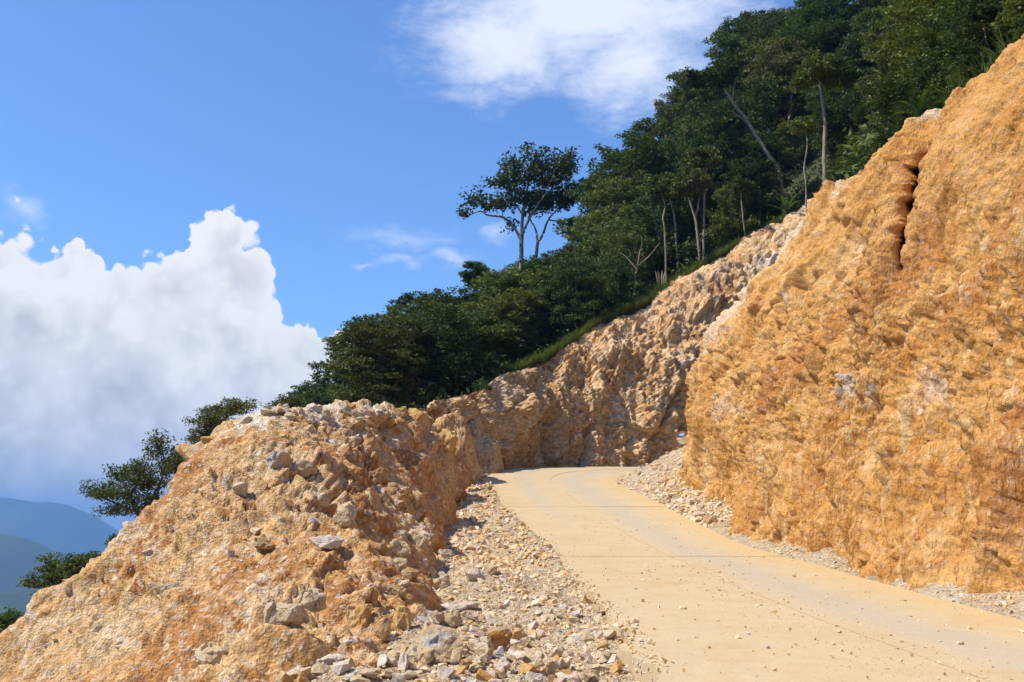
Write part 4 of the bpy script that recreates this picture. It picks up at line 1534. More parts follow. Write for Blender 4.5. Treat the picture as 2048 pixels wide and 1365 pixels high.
hero_tree('slender_tree', 'thin straight trunk just right of the forked slender tree', 66.5,
          [[(1407, 505, 3.6), (1408, 450, 3.2), (1409, 390, 2.8), (1412, 330, 2.2)]], [(1405, 320, 42, 30), (1378, 350, 30, 20)], 60, 32, 0.27, 0.45, 48, mat=M_LEAF_OLIVE)
hero_tree('slender_tree', 'faint grey trunk left of the forked slender tree', 68,
          [[(1355, 520, 3.6), (1352, 470, 3.2), (1346, 420, 2.6), (1338, 390, 2)]], [(1330, 370, 44, 28)], 55, 32, 0.27, 0.45, 49)
hero_tree('slender_tree', 'very thin pale trunk in the dark gap left of the leaning tree', 69,
          [[(1488, 452, 2.2), (1485, 415, 2), (1482, 384, 1.6)]], [(1480, 372, 24, 16)], 26, 30, 0.25, 0.42, 54)
hero_tree('slender_tree', 'thin crooked trunk beside the bare sapling at the rim', 63,
          [[(1330, 470, 2.4), (1326, 440, 2.2), (1330, 412, 1.8), (1324, 392, 1.3)]], [(1322, 385, 30, 20)], 34, 30, 0.25, 0.42, 55)
hero_tree('slender_tree', 'thin grey stem between the upright trunk and the leaning trunk', 43,
          [[(1612, 395, 2.4), (1608, 340, 2.2), (1614, 290, 1.8), (1610, 260, 1.3)]], [(1612, 248, 34, 22), (1590, 262, 22, 14)], 50, 30, 0.17, 0.3, 56, mat=M_LEAF_MID)
hero_tree('bare_sapling', 'leafless pale sapling forking at the rim above the brown wall', 61.5,
          [[(1268, 592, 3), (1270, 560, 2.6), (1276, 535, 2.2), (1280, 505, 1.4)], [(1277, 532, 1.8), (1300, 510, 1.3), (1322, 480, 0.7)], [(1274, 540, 1.6), (1258, 515, 1), (1242, 498, 0.6)], [(1280, 510, 1.2), (1284, 485, 0.8), (1282, 470, 0.5)]],
          [(1285, 500, 36, 22)], 16, 0, .2, .3, 50, tip=0.008)
hero_tree('bare_tree', 'dead grey branching sapling in front of the dark thicket behind the mound', 58,
          [[(832, 808, 2.6), (822, 775, 2.2), (806, 745, 1.8), (780, 728, 1.1), (756, 722, 0.6)], [(808, 748, 1.4), (800, 715, 0.9), (790, 690, 0.5)], [(820, 770, 1.3), (830, 740, 0.8), (836, 722, 0.5)]],
          [(795, 715, 36, 22)], 20, 0, .2, .3, 51, tip=0.008)
hero_tree('fallen_branch', 'long bare branch slanting through the foliage behind the mound', 57,
          [[(940, 728, 2.2), (925, 700, 2), (905, 668, 1.7), (884, 642, 1.2)], [(905, 668, 1.2), (890, 650, .8), (880, 655, .5)]], [], 0, 0, 0, 0, 52, cat='branch')

# trees that look out behind the left slope of the mound
hero_tree('spreading_tree', 'spreading feathery tree leaning out from behind the left slope of the mound', 34,
          [[(300, 1075, 5), (275, 1025, 4.2), (255, 985, 3.2), (240, 955, 2)], [(276, 1025, 2.8), (240, 1010, 2), (210, 995, 1.3), (185, 990, .8)], [(290, 1050, 3.4), (310, 990, 2.6), (318, 930, 1.8), (312, 880, 1)],
           [(312, 985, 1.8), (345, 950, 1.3), (362, 920, .8)], [(258, 990, 2), (280, 950, 1.3), (285, 915, .8)]],
          [(222, 985, 62, 26), (250, 945, 50, 32), (305, 890, 34, 44), (335, 930, 44, 38), (240, 1018, 44, 22), (285, 960, 46, 40), (355, 912, 30, 28), (300, 1005, 40, 32)],
          400, 28, 0.10, 0.32, 61, mat=M_LEAF_OLIVE, bark=M_BARK, flat=.6, tip=.007)
hero_tree('slope_tree', 'tree with tiered branches at the shoulder of the mound between sky and rubble', 36,
          [[(430, 900, 4.5), (440, 865, 3.5), (455, 830, 2.4), (470, 805, 1.3)], [(440, 865, 2), (415, 850, 1.4), (392, 845, .8)], [(446, 850, 1.8), (425, 825, 1.2), (408, 818, .7)]],
          [(455, 815, 56, 20), (425, 842, 48, 22), (405, 872, 38, 20), (485, 806, 34, 14), (440, 860, 40, 24)], 230, 32, 0.10, 0.26, 62, mat=M_LEAF_OLIVE, bark=M_BARK, flat=.6, tip=.007)
hero_tree('slope_bush', 'dark bush filling the gap between the spreading and the tiered tree', 35,
          [[(380, 960, 3), (378, 930, 2.4), (372, 905, 1.4)]], [(375, 905, 28, 24), (360, 930, 26, 20), (392, 892, 22, 18)], 120, 28, 0.10, 0.26, 68, mat=M_LEAF_OLIVE, bark=M_BARK, flat=.6, cat='bush')
hero_tree('small_tree', 'small loose tree just beyond the top of the mound at the forest foot', 44,
          [[(580, 835, 3.5), (580, 812, 2.5), (578, 796, 1.5)]], [(578, 806, 32, 16), (604, 812, 20, 14), (555, 815, 20, 12)], 90, 22, 0.12, 0.26, 63, mat=M_LEAF_OLIVE, bark=M_BARK)
hero_tree('dark_tree', 'dark rounded tree low on the left beside the blue valley', 33,
          [[(120, 1200, 4), (112, 1165, 3), (108, 1130, 2)], [(114, 1170, 2), (90, 1155, 1.2)]], [(110, 1135, 36, 24), (88, 1165, 30, 18), (130, 1155, 34, 24), (100, 1185, 34, 14)], 190, 32, 0.10, 0.26, 64, bark=M_BARK)
hero_tree('dark_tree', 'lower dark bushy tree right of the rounded one on the slope edge', 32,
          [[(178, 1160, 4), (176, 1135, 3), (180, 1115, 2)]], [(172, 1128, 28, 18), (150, 1148, 24, 16), (195, 1112, 14, 10)], 110, 32, 0.10, 0.24, 65, bark=M_BARK)
hero_tree('small_bush', 'small dark bush peeping over the slope below the spreading tree', 30,
          [[(218, 1110, 2.5), (216, 1092, 1.8), (215, 1084, 1)]], [(215, 1086, 14, 14)], 26, 30, 0.085, 0.15, 66, bark=M_BARK, cat='bush')
hero_tree('round_bush', 'bright green round bush at the left foot of the slope', 22,
          [[(15, 1290, 4), (15, 1260, 3), (14, 1240, 1.5)]], [(12, 1240, 32, 24), (0, 1262, 30, 20)], 110, 40, 0.06, 0.12, 67, mat=M_LEAF_BRIGHT, bark=M_BARK, cat='bush')


def surface(x, y):
    return np.maximum(GROUND.z(x, y), MOUND.z(x, y))


def hit(px, py, y0=5.0, y1=50.0):
    """where the sight line through a photo point meets mound or ground"""
    a, b = slope(px, py)
    ys = np.linspace(y0, y1, 5000)
    d = surface(a * ys, ys) - b * ys
    k = np.where(d > 0)[0]
    if not len(k):                      # just over the skyline: the crest nearest to the sight line
        dd = np.where(d / ys < -9, -9e9, d / ys)
        i = int(np.argmax(dd))
        return np.array((a * ys[i], ys[i], float(surface(np.array([a * ys[i]]), np.array([ys[i]]))[0])))
    Yh = ys[k[0]]
    return np.array((a * Yh, Yh, b * Yh))


# ------------------------------------------------------------------ shrubs, grass, banana plants at the rim of the cut
def rim_point(px, back=0.8):
    """ground point at the rim of the cut below a photo column, a little behind the edge"""
    b = BTOP[2:12]
    bx, _ = to_px(b)
    if px < bx[-2]:
        p = np.array([np.interp(px, bx, b[:, i]) for i in range(3)])
        d = np.array([0.15, 1.0])
        x, y = p[0] + d[0] * back, p[1] + d[1] * back
    else:
        W = np.array([(s[1][-1][0], s[0], s[1][-1][1]) for s in WALL_STN[2:9]])[::-1]
        wx, _ = to_px(W)
        p = np.array([np.interp(px, wx, W[:, i]) for i in range(3)])
        x, y = p[0] + back, p[1] + back * 0.2
    return np.array((x, y, max(p[2] + 0.12 - 0.1 * back, float(hill_h(np.array([x]), np.array([y]))[0]))))


def shrub(px, back, size, mat, label, seed, group=None, drop=0.2):
    g = np.random.default_rng(seed)
    c = rim_point(px, back)
    wood, lf = Soup(), Soup()
    n = 26
    T = in_ellipsoids([(0, 0, size * 0.6, size * 0.75, size * 0.7, size * 0.5)], n, g, 0.3)
    grow([np.zeros(3), np.array([0, 0, size * .2])], [0.03, 0.03], T, wood, g, 0.008, 3)
    leaves(lf, T, size * 0.24, 34, size * 0.13, g, 0.6)
    o = bpy.data.objects.new('shrub', None)
    o.empty_display_size = 0.2
    COL.objects.link(o)
    o.location = (c[0], c[1], c[2] - drop)
    o['label'], o['category'] = label, 'shrub'
    if group:
        o['group'] = group
    link('stem', wood.mesh('shrub_stem', M_BARK), o)
    link('foliage', lf.mesh('shrub_foliage', mat), o)


for i, (px, back, size, mk, lab) in enumerate([
        (1720, 1.0, 1.15, 2, 'round light green shrub right of the upright pale trunk'), (1630, 1.2, 0.9, 0, 'dark shrub between lower banana plant and upright trunk'),
        (1690, 1.2, 0.8, 0, 'dark green shrub left of the light round shrub'), (1790, 1.0, 0.8, 0, 'dark low shrub below the upper banana plant'),
        (1960, 1.2, 1.0, 2, 'yellow-green fern shrub near the top of the ochre wall'), (1930, 1.6, 1.2, 0, 'dark bush beside the fern shrub high on the wall'),
        (1550, 1.2, 1.0, 0, 'dark leafy bush left of the lower banana plant'), (1500, 1.0, 1.1, 1, 'olive bush on the grassy rim'), (1455, 1.2, 1.0, 0, 'dark green bush on the rim near the thin trunks'),
        (1425, 0.8, 0.9, 2, 'light green bush at the foot of the thin trunks'), (1350, 0.9, 1.0, 1, 'olive bush behind the plumed grass'), (1245, 0.8, 1.1, 2, 'fresh green bush above the brown wall'),
        (1215, 0.9, 0.9, 2, 'light green low bush on the rim of the brown wall'), (1185, 0.8, 0.8, 1, 'olive bush on the rim of the brown wall'), (1140, 0.8, 0.9, 0, 'dark bush on the rim left of the olive one'),
        (1110, 0.7, 0.8, 2, 'yellow-green bush where the rim dips'), (1060, 0.6, 0.9, 2, 'bright ferny shrub where the rim meets the thicket'), (1290, 0.8, 1.0, 2, 'tall fresh green bush beside the bare sapling'),
        (1015, 0.8, 0.9, 0, 'dark bush above the left rock buttress'), (925, 1.2, 0.9, 2, 'green fern at the left end of the rim'), (1590, 0.9, 0.8, 1, 'olive low bush at the foot of the lower banana plant')]):
    shrub(px, back, size * (1.0 if px < 1450 else 0.85), (M_LEAF, M_LEAF_OLIVE, M_LEAF_BRIGHT)[mk], lab, 300 + i)


def blades(soup, C, n, h, g, w=0.018, spread=0.5):
    """grass: bent three-point blades round every centre"""
    C = np.repeat(C, n, 0)
    k = len(C)
    a = g.random(k) * 6.283
    lean = spread * g.random(k)
    H = h * (0.5 + 0.7 * g.random(k))
    base = C + np.stack([np.cos(a), np.sin(a), 0 * a], 1) * (0.12 * h) * g.random((k, 1))
    d = np.stack([np.cos(a) * lean, np.sin(a) * lean, np.ones(k)], 1)
    d /= np.linalg.norm(d, axis=1)[:, None]
    s = np.stack([-np.sin(a), np.cos(a), 0 * a], 1) * w
    mid = base + d * H[:, None] * 0.6
    tip = base + d * H[:, None] * 0.95 + np.stack([np.cos(a), np.sin(a), -0.3 + 0 * a], 1) * (H * lean * 0.45)[:, None]
    V = np.stack([base - s, base + s, mid + s * 0.8, mid - s * 0.8, tip + s * 0.1, tip - s * 0.1], 1).reshape(-1, 3)
    i = np.arange(k)[:, None] * 6
    Q = np.concatenate([i + np.array([[0, 1, 2, 3]]), i + np.array([[3, 2, 4, 5]])])
    soup.add(V, Q, np.repeat(g.random(k), 6))


def rim_grass():
    g = np.random.default_rng(9)
    s = Soup()
    C = []
    for _ in range(1500):
        px = g.uniform(1030, 1480) if g.random() < 0.75 else g.uniform(1480, 2000)
        C.append(rim_point(px, g.uniform(-0.1, 1.5) if px < 1480 else g.uniform(0.3, 1.3)) + np.array((0, 0, -0.05)))
    blades(s, np.array(C), 14, 0.7, g, 0.018, 0.7)
    link('rim_grass', s.mesh('rim_grass', M_GRASS), kind='stuff')


rim_grass()


def grass_clump(px, back, h, label, plumes=0, at=None, seed=1, name='grass_clump', cat='grass clump'):
    g = np.random.default_rng(seed)
    c = rim_point(px, back) if at is None else at
    o = bpy.data.objects.new(name, None)
    o.empty_display_size = 0.2
    COL.objects.link(o)
    o.location = c
    o['label'], o['category'] = label, cat
    s = Soup()
    blades(s, np.zeros((1, 3)) - np.array([[0, 0, .05]]), 90 if h > .3 else 30, h, g, 0.012 if h > .3 else 0.006, 0.9)
    link('blades', s.mesh('clump_blades', M_GRASS), o)
    for k in range(plumes):
        a = g.random() * 6.28
        q = np.linspace(0, 1, 7)[:, None]
        tip = np.array([math.cos(a) * 0.45, math.sin(a) * 0.3, h * g.uniform(1.2, 1.75)])
        path = q * tip + np.array([0, 0, 1]) * 0.25 * h * (q - q * q)
        V, Q = tube(path, np.array([.008, .008, .008, .03, .05, .04, .004]), 5)
        p = Soup()
        p.add(V, Q)
        link('plume', p.mesh('grass_plume', M_PLUME), o)


grass_clump(1320, 0.3, 1.1, 'tall tufted grass with pale buff plumes at the rim of the cut', 7, seed=3)
grass_clump(1352, 0.5, 0.9, 'bright green grass tussock beside the plumed grass', 0, seed=4)
for i, (px, py, h, lab) in enumerate([(972, 808, .45, 'grey-green grass tuft on the left rock buttress'), (545, 848, .16, 'tiny weed among stones at the left of the mound top'), (628, 862, .18, 'tiny weed between stones near the middle of the mound top'),
                                      (668, 862, .2, 'thin weed tuft under the rust-coloured rock'), (692, 878, .18, 'dry weed tuft lower on the mound top'), (905, 832, .2, 'low weed on the pale rubble left of the grass tuft')]):
    grass_clump(0, 0, h, lab, at=pt(px, py, 47.6) if h > .4 else hit(px, py), seed=20 + i, name='weed_tuft' if h < .4 else 'grass_tuft', cat='weed' if h < .4 else 'grass tuft')


def banana(c, sc, nl, label, seed, turn):
    g = np.random.default_rng(seed)
    o = bpy.data.objects.new('banana_plant', None)
    o.empty_display_size = 0.3
    COL.objects.link(o)
    o.location = c
    o['label'], o['category'], o['group'] = label, 'banana plant', 'banana plants at the rim'
    s = Soup()
    h0 = 0.5 * sc
    V, Q = tube(np.array([(0, 0, -.3), (0.02, 0, .2), (.03, 0, h0 * .6), (.03, 0, h0)]), np.array([.13, .12, .10, .06]) * sc, 8)
    s.add(V, Q, 0.5)
    link('stem', s.mesh('banana_stem', M_LEAF_BRIGHT, smooth=True), o)
    for k in range(nl):
        a = turn + k * 6.283 / nl + g.uniform(-.25, .25)
        L = sc * g.uniform(1.3, 1.9)
        el = R(g.uniform(30, 88))
        n = 11
        t_ = np.linspace(0, 1, n)
        droop = g.uniform(0.5, 1.0)
        e = el - droop * 1.5 * t_ ** 1.6
        ds = L / (n - 1)
        rr = np.concatenate([[0], np.cumsum(np.cos(e[:-1]) * ds)])
        zz = np.concatenate([[0], np.cumsum(np.sin(e[:-1]) * ds)]) + h0 * .9
        dirv = np.array([math.cos(a), math.sin(a)])
        side = np.array([-math.sin(a), math.cos(a), 0])
        mid = np.stack([rr * dirv[0], rr * dirv[1], zz], 1)
        w = sc * 0.11 * np.sin(np.clip((t_ - 0.16) / 0.84, 0, 1) ** 0.75 * math.pi) ** 0.6 + 0.012
        ragged = 1 + 0.22 * g.normal(size=(n, 2)) * (t_ > .3)[:, None]
        upv = np.array([0, 0, 1.0])
        A = mid + side * (w * ragged[:, 0])[:, None] + upv * (w * 0.35)[:, None]
        B = mid - side * (w * ragged[:, 1])[:, None] + upv * (w * 0.35)[:, None]
        V = np.concatenate([A, mid, B])
        i = np.arange(n - 1)
        Q = np.concatenate([np.stack([i, i + 1, n + i + 1, n + i], 1), np.stack([n + i, n + i + 1, 2 * n + i + 1, 2 * n + i], 1)])
        q = Soup()
        q.add(V, Q, g.uniform(0.1, 0.8))
        link('leaf', q.mesh('banana_leaf', M_LEAF_BRIGHT, smooth=True), o)


banana(pt(1838, 250, 21.6), 0.44, 12, 'banana plant with broad torn leaves near the top of the ochre wall', 71, 0.4)
banana(rim_point(1572, 0.4) + np.array((0, 0, -0.1)), 1.15, 16, 'taller banana plant with arching leaves lower on the rim', 72, 0.1)

# ------------------------------------------------------------------ the convex road mirror behind the corner
def mirror():
    Ym = 43.5
    c = pt(1366, 877, Ym)
    gz = float(E(np.array([Ym]))[0]) + 0.1
    o = bpy.data.objects.new('traffic_mirror', None)
    o.empty_display_size = 0.2
    COL.objects.link(o)
    o.location = (c[0], c[1], gz)
    o['label'], o['category'] = 'round convex road mirror with orange rim peeping out behind the rock corner', 'road mirror'
    H = c[2] - gz
    m_o = plain('orange_paint', (0.62, 0.16, 0.05), 0.45)
    m_g = plain('galvanised_post', (0.55, 0.54, 0.52), 0.45, 0.6)
    mm, t, b, out = mat_new('mirror_glass')
    b.inputs['Base Color'].default_value = (0.86, 0.86, 0.84, 1)
    b.inputs['Metallic'].default_value = 1
    b.inputs['Roughness'].default_value = 0.06
    r = 0.30
    yaw = Matrix.Rotation(R(-14), 3, 'Z') @ Matrix.Rotation(R(13), 3, 'X')

    def lathe(prof, n=28):
        V, Q = [], []
        for (q, d) in prof:
            for i in range(n):
                a = i * 2 * math.pi / n
                V.append(yaw @ Vector((q * math.cos(a), d, q * math.sin(a))) + Vector((0, 0, H)))
        for j in range(len(prof) - 1):
            for i in range(n):
                Q.append((j * n + i, j * n + (i + 1) % n, (j + 1) * n + (i + 1) % n, (j + 1) * n + i))
        return V, Q
    V, Q = lathe([(0.001, -0.075), (r * .3, -0.069), (r * .6, -0.05), (r * .93, -0.02)])
    link('mirror_face', new_mesh('mirror_face', V, quads=Q, mat=mm, smooth=True), o)
    V, Q = lathe([(r * .93, -0.022), (r * .95, -0.035), (r, -0.035), (r * 1.03, 0.0), (r * .9, 0.05), (0.001, 0.07)])
    link('rim', new_mesh('mirror_rim', V, quads=Q, mat=m_o, smooth=True), o)
    # sun hood over the upper edge
    n = 15
    V, Q = [], []
    for d in (-0.14, 0.0):
        for rr in (r * 1.03, r * 1.06):
            for i in range(n):
                a = R(35) + i * R(110) / (n - 1)
                V.append(yaw @ Vector((rr * math.cos(a), d, rr * math.sin(a))) + Vector((0, 0, H)))
    for i in range(n - 1):
        for p, q in ((0, 1), (1, 3), (3, 2), (2, 0)):
            Q.append((p * n + i, p * n + i + 1, q * n + i + 1, q * n + i))
    link('hood', new_mesh('mirror_hood', V, quads=Q, mat=m_o), o)
    V, Q = tube(np.array([(0, 0.12, -0.4), (0, 0.12, H * .5), (0, 0.12, H + 0.1)]), np.array([.04, .04, .04]), 12)
    link('post', new_mesh('mirror_post', V, quads=Q, mat=m_o, smooth=True), o)
    V, Q = tube(np.array([(0, 0.14, H), (0, 0.02, H)]), np.array([.025, .025]), 8)
    link('bracket', new_mesh('mirror_bracket', V, quads=Q, mat=m_g), o)


mirror()


# ------------------------------------------------------------------ rocks
def hull(points):
    bm = bmesh.new()
    for p in points:
        bm.verts.new(p)
    r = bmesh.ops.convex_hull(bm, input=bm.verts)
    junk = [e for e in r['geom_interior'] if isinstance(e, bmesh.types.BMVert)]
    bmesh.ops.delete(bm, geom=junk, context='VERTS')
    return bm


def rock_points(g, n, dims):
    p = g.normal(size=(n, 3))
    p /= np.linalg.norm(p, axis=1)[:, None]
    p = np.sign(p) * np.abs(p) ** 0.75 * (0.8 + 0.25 * g.random((n, 1)))
    return p * np.array(dims) * 0.5


def rock_mesh(seed, dims, n=16, detail=0, mat=None, rough=1.0):
    g = np.random.default_rng(seed)
    bm = hull(rock_points(g, n, dims))
    size = float(np.mean(dims))
    if detail:
        for _ in range(detail):
            bmesh.ops.subdivide_edges(bm, edges=bm.edges[:], cuts=1, use_grid_fill=True)
            bmesh.ops.triangulate(bm, faces=[f for f in bm.faces if len(f.verts) > 4])
        P = np.array([v.co for v in bm.verts]) + seed * 3.1
        bm.normal_update()
        N = np.array([v.normal for v in bm.verts])
        h, _, _ = blocks(P, size * 0.34, seed % 9)
        d = (h * 0.28 * size * .34 * 1.6 + fbm(P, 3.0 / size, 4, 0.6) * 0.07 * size + fbm(P, 9 / size, 2) * 0.02 * size) * rough
        for v, q in zip(bm.verts, N * d[:, None]):
            v.co += Vector(q)
    bmesh.ops.triangulate(bm, faces=bm.faces[:])
    me = bpy.data.meshes.new('rock')
    bm.to_mesh(me)
    bm.free()
    me.polygons.foreach_set('use_smooth', np.zeros(len(me.polygons), bool))
    if mat:
        me.materials.append(mat)
    return me


def hero_rock(px, py, w, h, mat, label, name='boulder', cat='rock', seed=0, detail=3, deep=0.9, Y=None, tilt=0.0, n=16, sink=0.0):
    """a rock that covers w x h photo pixels round (px, py); it rests on what lies behind its lower edge"""
    if Y is None:
        Y = hit(px, py + h * 0.36)[1] + w * 0.0001
    sc = Y / F
    W, Hh = w * sc * 1.06, h * sc * 1.1
    me = rock_mesh(seed + int(px), (W, W * deep, Hh), n, detail, BM[mat])
    c = pt(px, py, Y)
    if py < 860 and px < 900:           # on the crest: sit on the rubble whatever the sight line does
        zs = float(surface(np.array([c[0]]), np.array([Y + W * deep * 0.1]))[0])
        c[2] = min(c[2], zs + 0.36 * Hh)
    o = link(name, me, None, label, cat, loc=(c[0], c[1] + W * deep * (0.22 if px < 500 else (0.55 if px < 740 and py > 1150 else -0.15)), c[2] - sink))
    o.rotation_euler = (0, tilt, 0)
    HERO.append((px, py, w, h))
    return o


HERO = []
HR = [
    (868, 1290, 122, 92, 'grey', 'largest boulder, mottled grey and tan, on the gravel beside the road', 4, .8),
    (962, 1301, 56, 46, 'tan', 'tan egg-shaped boulder between the largest boulder and the rust one'),
    (998, 1279, 62, 54, 'rust', 'rust-brown angular boulder right of the tan egg-shaped one'),
    (902, 1238, 52, 38, 'tan', 'crumbly tan boulder behind the largest boulder'),
    (908, 1214, 92, 20, 'pale', 'thin flaky pale slab lying behind the crumbly boulder'),
    (868, 1236, 34, 26, 'grey', 'grey chunk wedged against the crumbly boulder'),
    (760, 1101, 34, 28, 'brown', 'brown-sided rock at the left of the pile on the shoulder'),
    (800, 1103, 50, 40, 'tan', 'smooth tan rock at the front of the pile on the shoulder'),
    (834, 1087, 58, 46, 'tan', 'big blocky rock at the right of the pile on the shoulder'),
    (795, 1078, 42, 34, 'pale', 'pale wedge leaning on top of the pile on the shoulder'),
    (826, 1060, 62, 20, 'pink', 'flat pinkish slab at the back of the pile on the shoulder'),
    (743, 1091, 26, 24, 'ochre', 'small ochre rock at the left end of the shoulder pile'),
    (655, 1086, 66, 28, 'pale', 'long pale slab lying on the mound slope'),
    (690, 1026, 46, 54, 'tan', 'upright tan wedge standing out of the mound slope'),
    (722, 1024, 26, 14, 'brown', 'small brown rock tucked beside the upright wedge'),
    (532, 1086, 50, 28, 'brown', 'brown wedge with a shaded underside on the mound slope'),
    (420, 1316, 78, 48, 'tan', 'large projecting tan block with a shaded front low on the bank'),
    (762, 956, 46, 40, 'brown', 'brown crumbling boulder on the nose of the mound'),
    (725, 906, 26, 24, 'pink', 'small pinkish boulder above the nose of the mound'),
    (784, 890, 36, 26, 'pale', 'pale boulder at the brow of the mound'),
    (745, 880, 32, 18, 'pale', 'flat pale stone left of the pale brow boulder'),
    (698, 812, 25, 27, 'rust', 'rust-coloured rock standing on the mound skyline'),
    (630, 818, 34, 20, 'pink', 'pinkish rock on the skyline left of the rust one'),
    (650, 833, 32, 24, 'tan', 'tan round rock below the pinkish skyline rock'),
    (602, 823, 18, 17, 'tan', 'small tan rock on the skyline'),
    (534, 819, 22, 14, 'pale', 'low rock at the left end of the mound skyline'),
    (550, 826, 16, 13, 'tan', 'small round rock next to the left skyline rock'),
    (622, 836, 20, 14, 'ochre', 'ochre-tan stone in front of the pinkish skyline rock'),
    (680, 832, 26, 16, 'tan', 'flat tan rock below the rust-coloured rock'),
    (727, 830, 36, 20, 'pink', 'wide low rock right of the rust-coloured rock'),
    (757, 826, 26, 18, 'pale', 'pale square rock on the right part of the mound top'),
    (714, 842, 30, 16, 'pale', 'pale long stone in front of the wide low rock'),
    (806, 826, 26, 24, 'ochre', 'ochre lump on the mound skyline near the slab'),
    (838, 845, 36, 48, 'ochre', 'upright ochre block at the top of the road side of the mound'),
    (627, 1042, 14, 15, 'blue', 'small blue-grey cube of stone on the mound slope'),
    (964, 1149, 14, 14, 'blue', 'blue-grey cube of stone in the shoulder gravel'),
    (985, 1143, 22, 26, 'tan', 'tan pointed stone beside the blue-grey cube'),
    (948, 1150, 34, 22, 'pale', 'pale broad stone left of the blue-grey cube'),
    (880, 1166, 44, 34, 'tan', 'brown-tan rock below the shoulder pile'),
    (855, 1150, 36, 30, 'tan', 'tan rock leaning below the shoulder pile'),
    (820, 1150, 40, 30, 'brown', 'brownish rock under the front of the shoulder pile'),
    (840, 1128, 36, 24, 'pale', 'pale rock in the lower part of the shoulder pile'),
    (800, 1130, 34, 24, 'tan', 'tan rock under the smooth tan rock of the pile'),
    (890, 1110, 30, 20, 'pale', 'pale stone right of the shoulder pile'),
    (870, 1128, 26, 18, 'tan', 'tan stone between pile and gravel'),
    (1243, 1237, 18, 20, 'brown', 'brown stone standing at the broken road edge'),
    (1136, 1114, 16, 11, 'brown', 'brown stone on the left edge of the road'),
    (1200, 1228, 16, 9, 'tan', 'flat stone on the road edge by the standing brown stone'),
    (1419, 1040, 30, 22, 'brown', 'brown rock at the foot of the ochre wall corner'),
    (1398, 1029, 24, 15, 'pink', 'pinkish rock left of the brown corner rock'),
    (1364, 1020, 15, 12, 'brown', 'small shaded rock in front of the gravel heap'),
    (1380, 1004, 18, 16, 'pale', 'pale rock on the gravel heap at the corner'),
    (1402, 1014, 16, 14, 'pink', 'pinkish chunk against the wall corner'),
    (1345, 990, 20, 10, 'tan', 'flat tan stone on the gravel heap'),
    (1360, 985, 18, 10, 'ochre', 'ochre stone high on the gravel heap'),
    (560, 1240, 100, 62, 'tan', 'wide cracked tan block set in the lower bank', 4),
    (615, 1205, 70, 40, 'tan', 'sandy block above the wide cracked block', 4),
    (520, 1215, 46, 40, 'tan', 'tan block at the left of the cracked outcrop'),
    (535, 1282, 60, 40, 'ochre', 'ochre lump under the wide cracked block'),
    (715, 1240, 58, 62, 'ochre', 'rounded ochre block in the cracked outcrop'),
    (768, 1262, 36, 56, 'brown', 'narrow brown block right of the rounded ochre one'),
    (806, 1238, 40, 66, 'ochre', 'tall split block at the right end of the outcrop'),
    (700, 1292, 40, 30, 'pale', 'pale stone under the rounded ochre block'),
    (795, 1185, 46, 34, 'brown', 'dark-sided rock above the split block'),
    (810, 1150 + 18, 30, 20, 'tan', 'tan rock above the dark-sided rock'),
    (480, 980, 40, 36, 'tan', 'pale grey-tan knob high on the front of the mound'),
    (553, 920, 60, 40, 'grey', 'grey weathered rock face near the mound top'),
    (610, 935, 60, 44, 'tan', 'cracked tan block right of the grey rock face'),
    (300, 1110, 34, 26, 'tan', 'tan lump jutting from the left face of the mound'),
    (200, 1258, 40, 30, 'tan', 'tan knob low on the left bank'),
    (330, 1180, 50, 28, 'grey', 'grey flaky rock in the middle of the left bank'),
    (255, 1290, 56, 44, 'tan', 'tan hollowed block low on the left bank'),
    (650, 1330, 70, 34, 'pale', 'pale crumbling stone in the gravel at the bottom'),
    (740, 1345, 40, 24, 'tan', 'tan stone at the bottom left of the largest boulder'),
    (1000, 1330, 26, 20, 'tan', 'tan stone under the rust-brown boulder'),
    (933, 1326, 26, 20, 'brown', 'brown stone at the right foot of the largest boulder'),
    (1090, 1330, 36, 26, 'tan', 'tan block half sunk in the gravel near the road'),
]
for i, q in enumerate(HR):
    blk = q[6] if len(q) > 6 else 3
    hero_rock(q[0], q[1], q[2], q[3], q[4], q[5], seed=900 + i, detail=blk if q[2] > 40 else 2, deep=q[7] if len(q) > 7 else 0.9, n=14 + i % 7)
hero_rock(889, 908, 44, 126, 'ochre', 'upright ochre rock slab leaning on the road side of the mound', name='rock_slab', cat='rock slab', seed=31, detail=4, Y=35.5, deep=0.9, n=20, tilt=R(4))
hero_rock(862, 930, 34, 80, 'brown', 'brown broken slab left of the upright ochre slab', name='rock_slab', cat='rock slab', seed=32, detail=3, Y=34.5, deep=0.8, n=18, tilt=R(-6))


# small stones: the largest get objects of their own, the rest is one heap of rubble
STONES = []          # x, y, z, size, where


def scatter(n, xr, yr, smin, smax, power, where, test=None, zf=None, dens=None):
    g = np.random.default_rng(len(STONES) + 17)
    u = g.random(n)
    y = yr[0] + (yr[1] - yr[0]) * g.random(n) ** 1.25
    if callable(xr[0]):
        a, b = xr[0](y), xr[1](y)
    else:
        a, b = xr
    x = a + (b - a) * g.random(n)
    s = np.minimum(smin * (1 - u) ** (-1 / power), smax)
    z = (zf or surface)(x, y)
    ok = z > -50
    if test is not None:
        ok &= test(x, y, z)
    if dens is not None:
        ok &= g.random(n) < dens(x, y, z)
    px, py = to_px(np.stack([x, y, z], 1))
    ok &= (px > -60) & (px < 2110) & (py < 1420)
    ok &= s * F / y > (1.3 if where == 'road' else 1.6)
    for h in HERO:
        ok &= ~((np.abs(px - h[0]) < h[2] * 0.40) & (np.abs(py - h[1]) < h[3] * 0.40))
    for q in np.stack([x, y, z, s], 1)[ok]:
        STONES.append((*q, where))


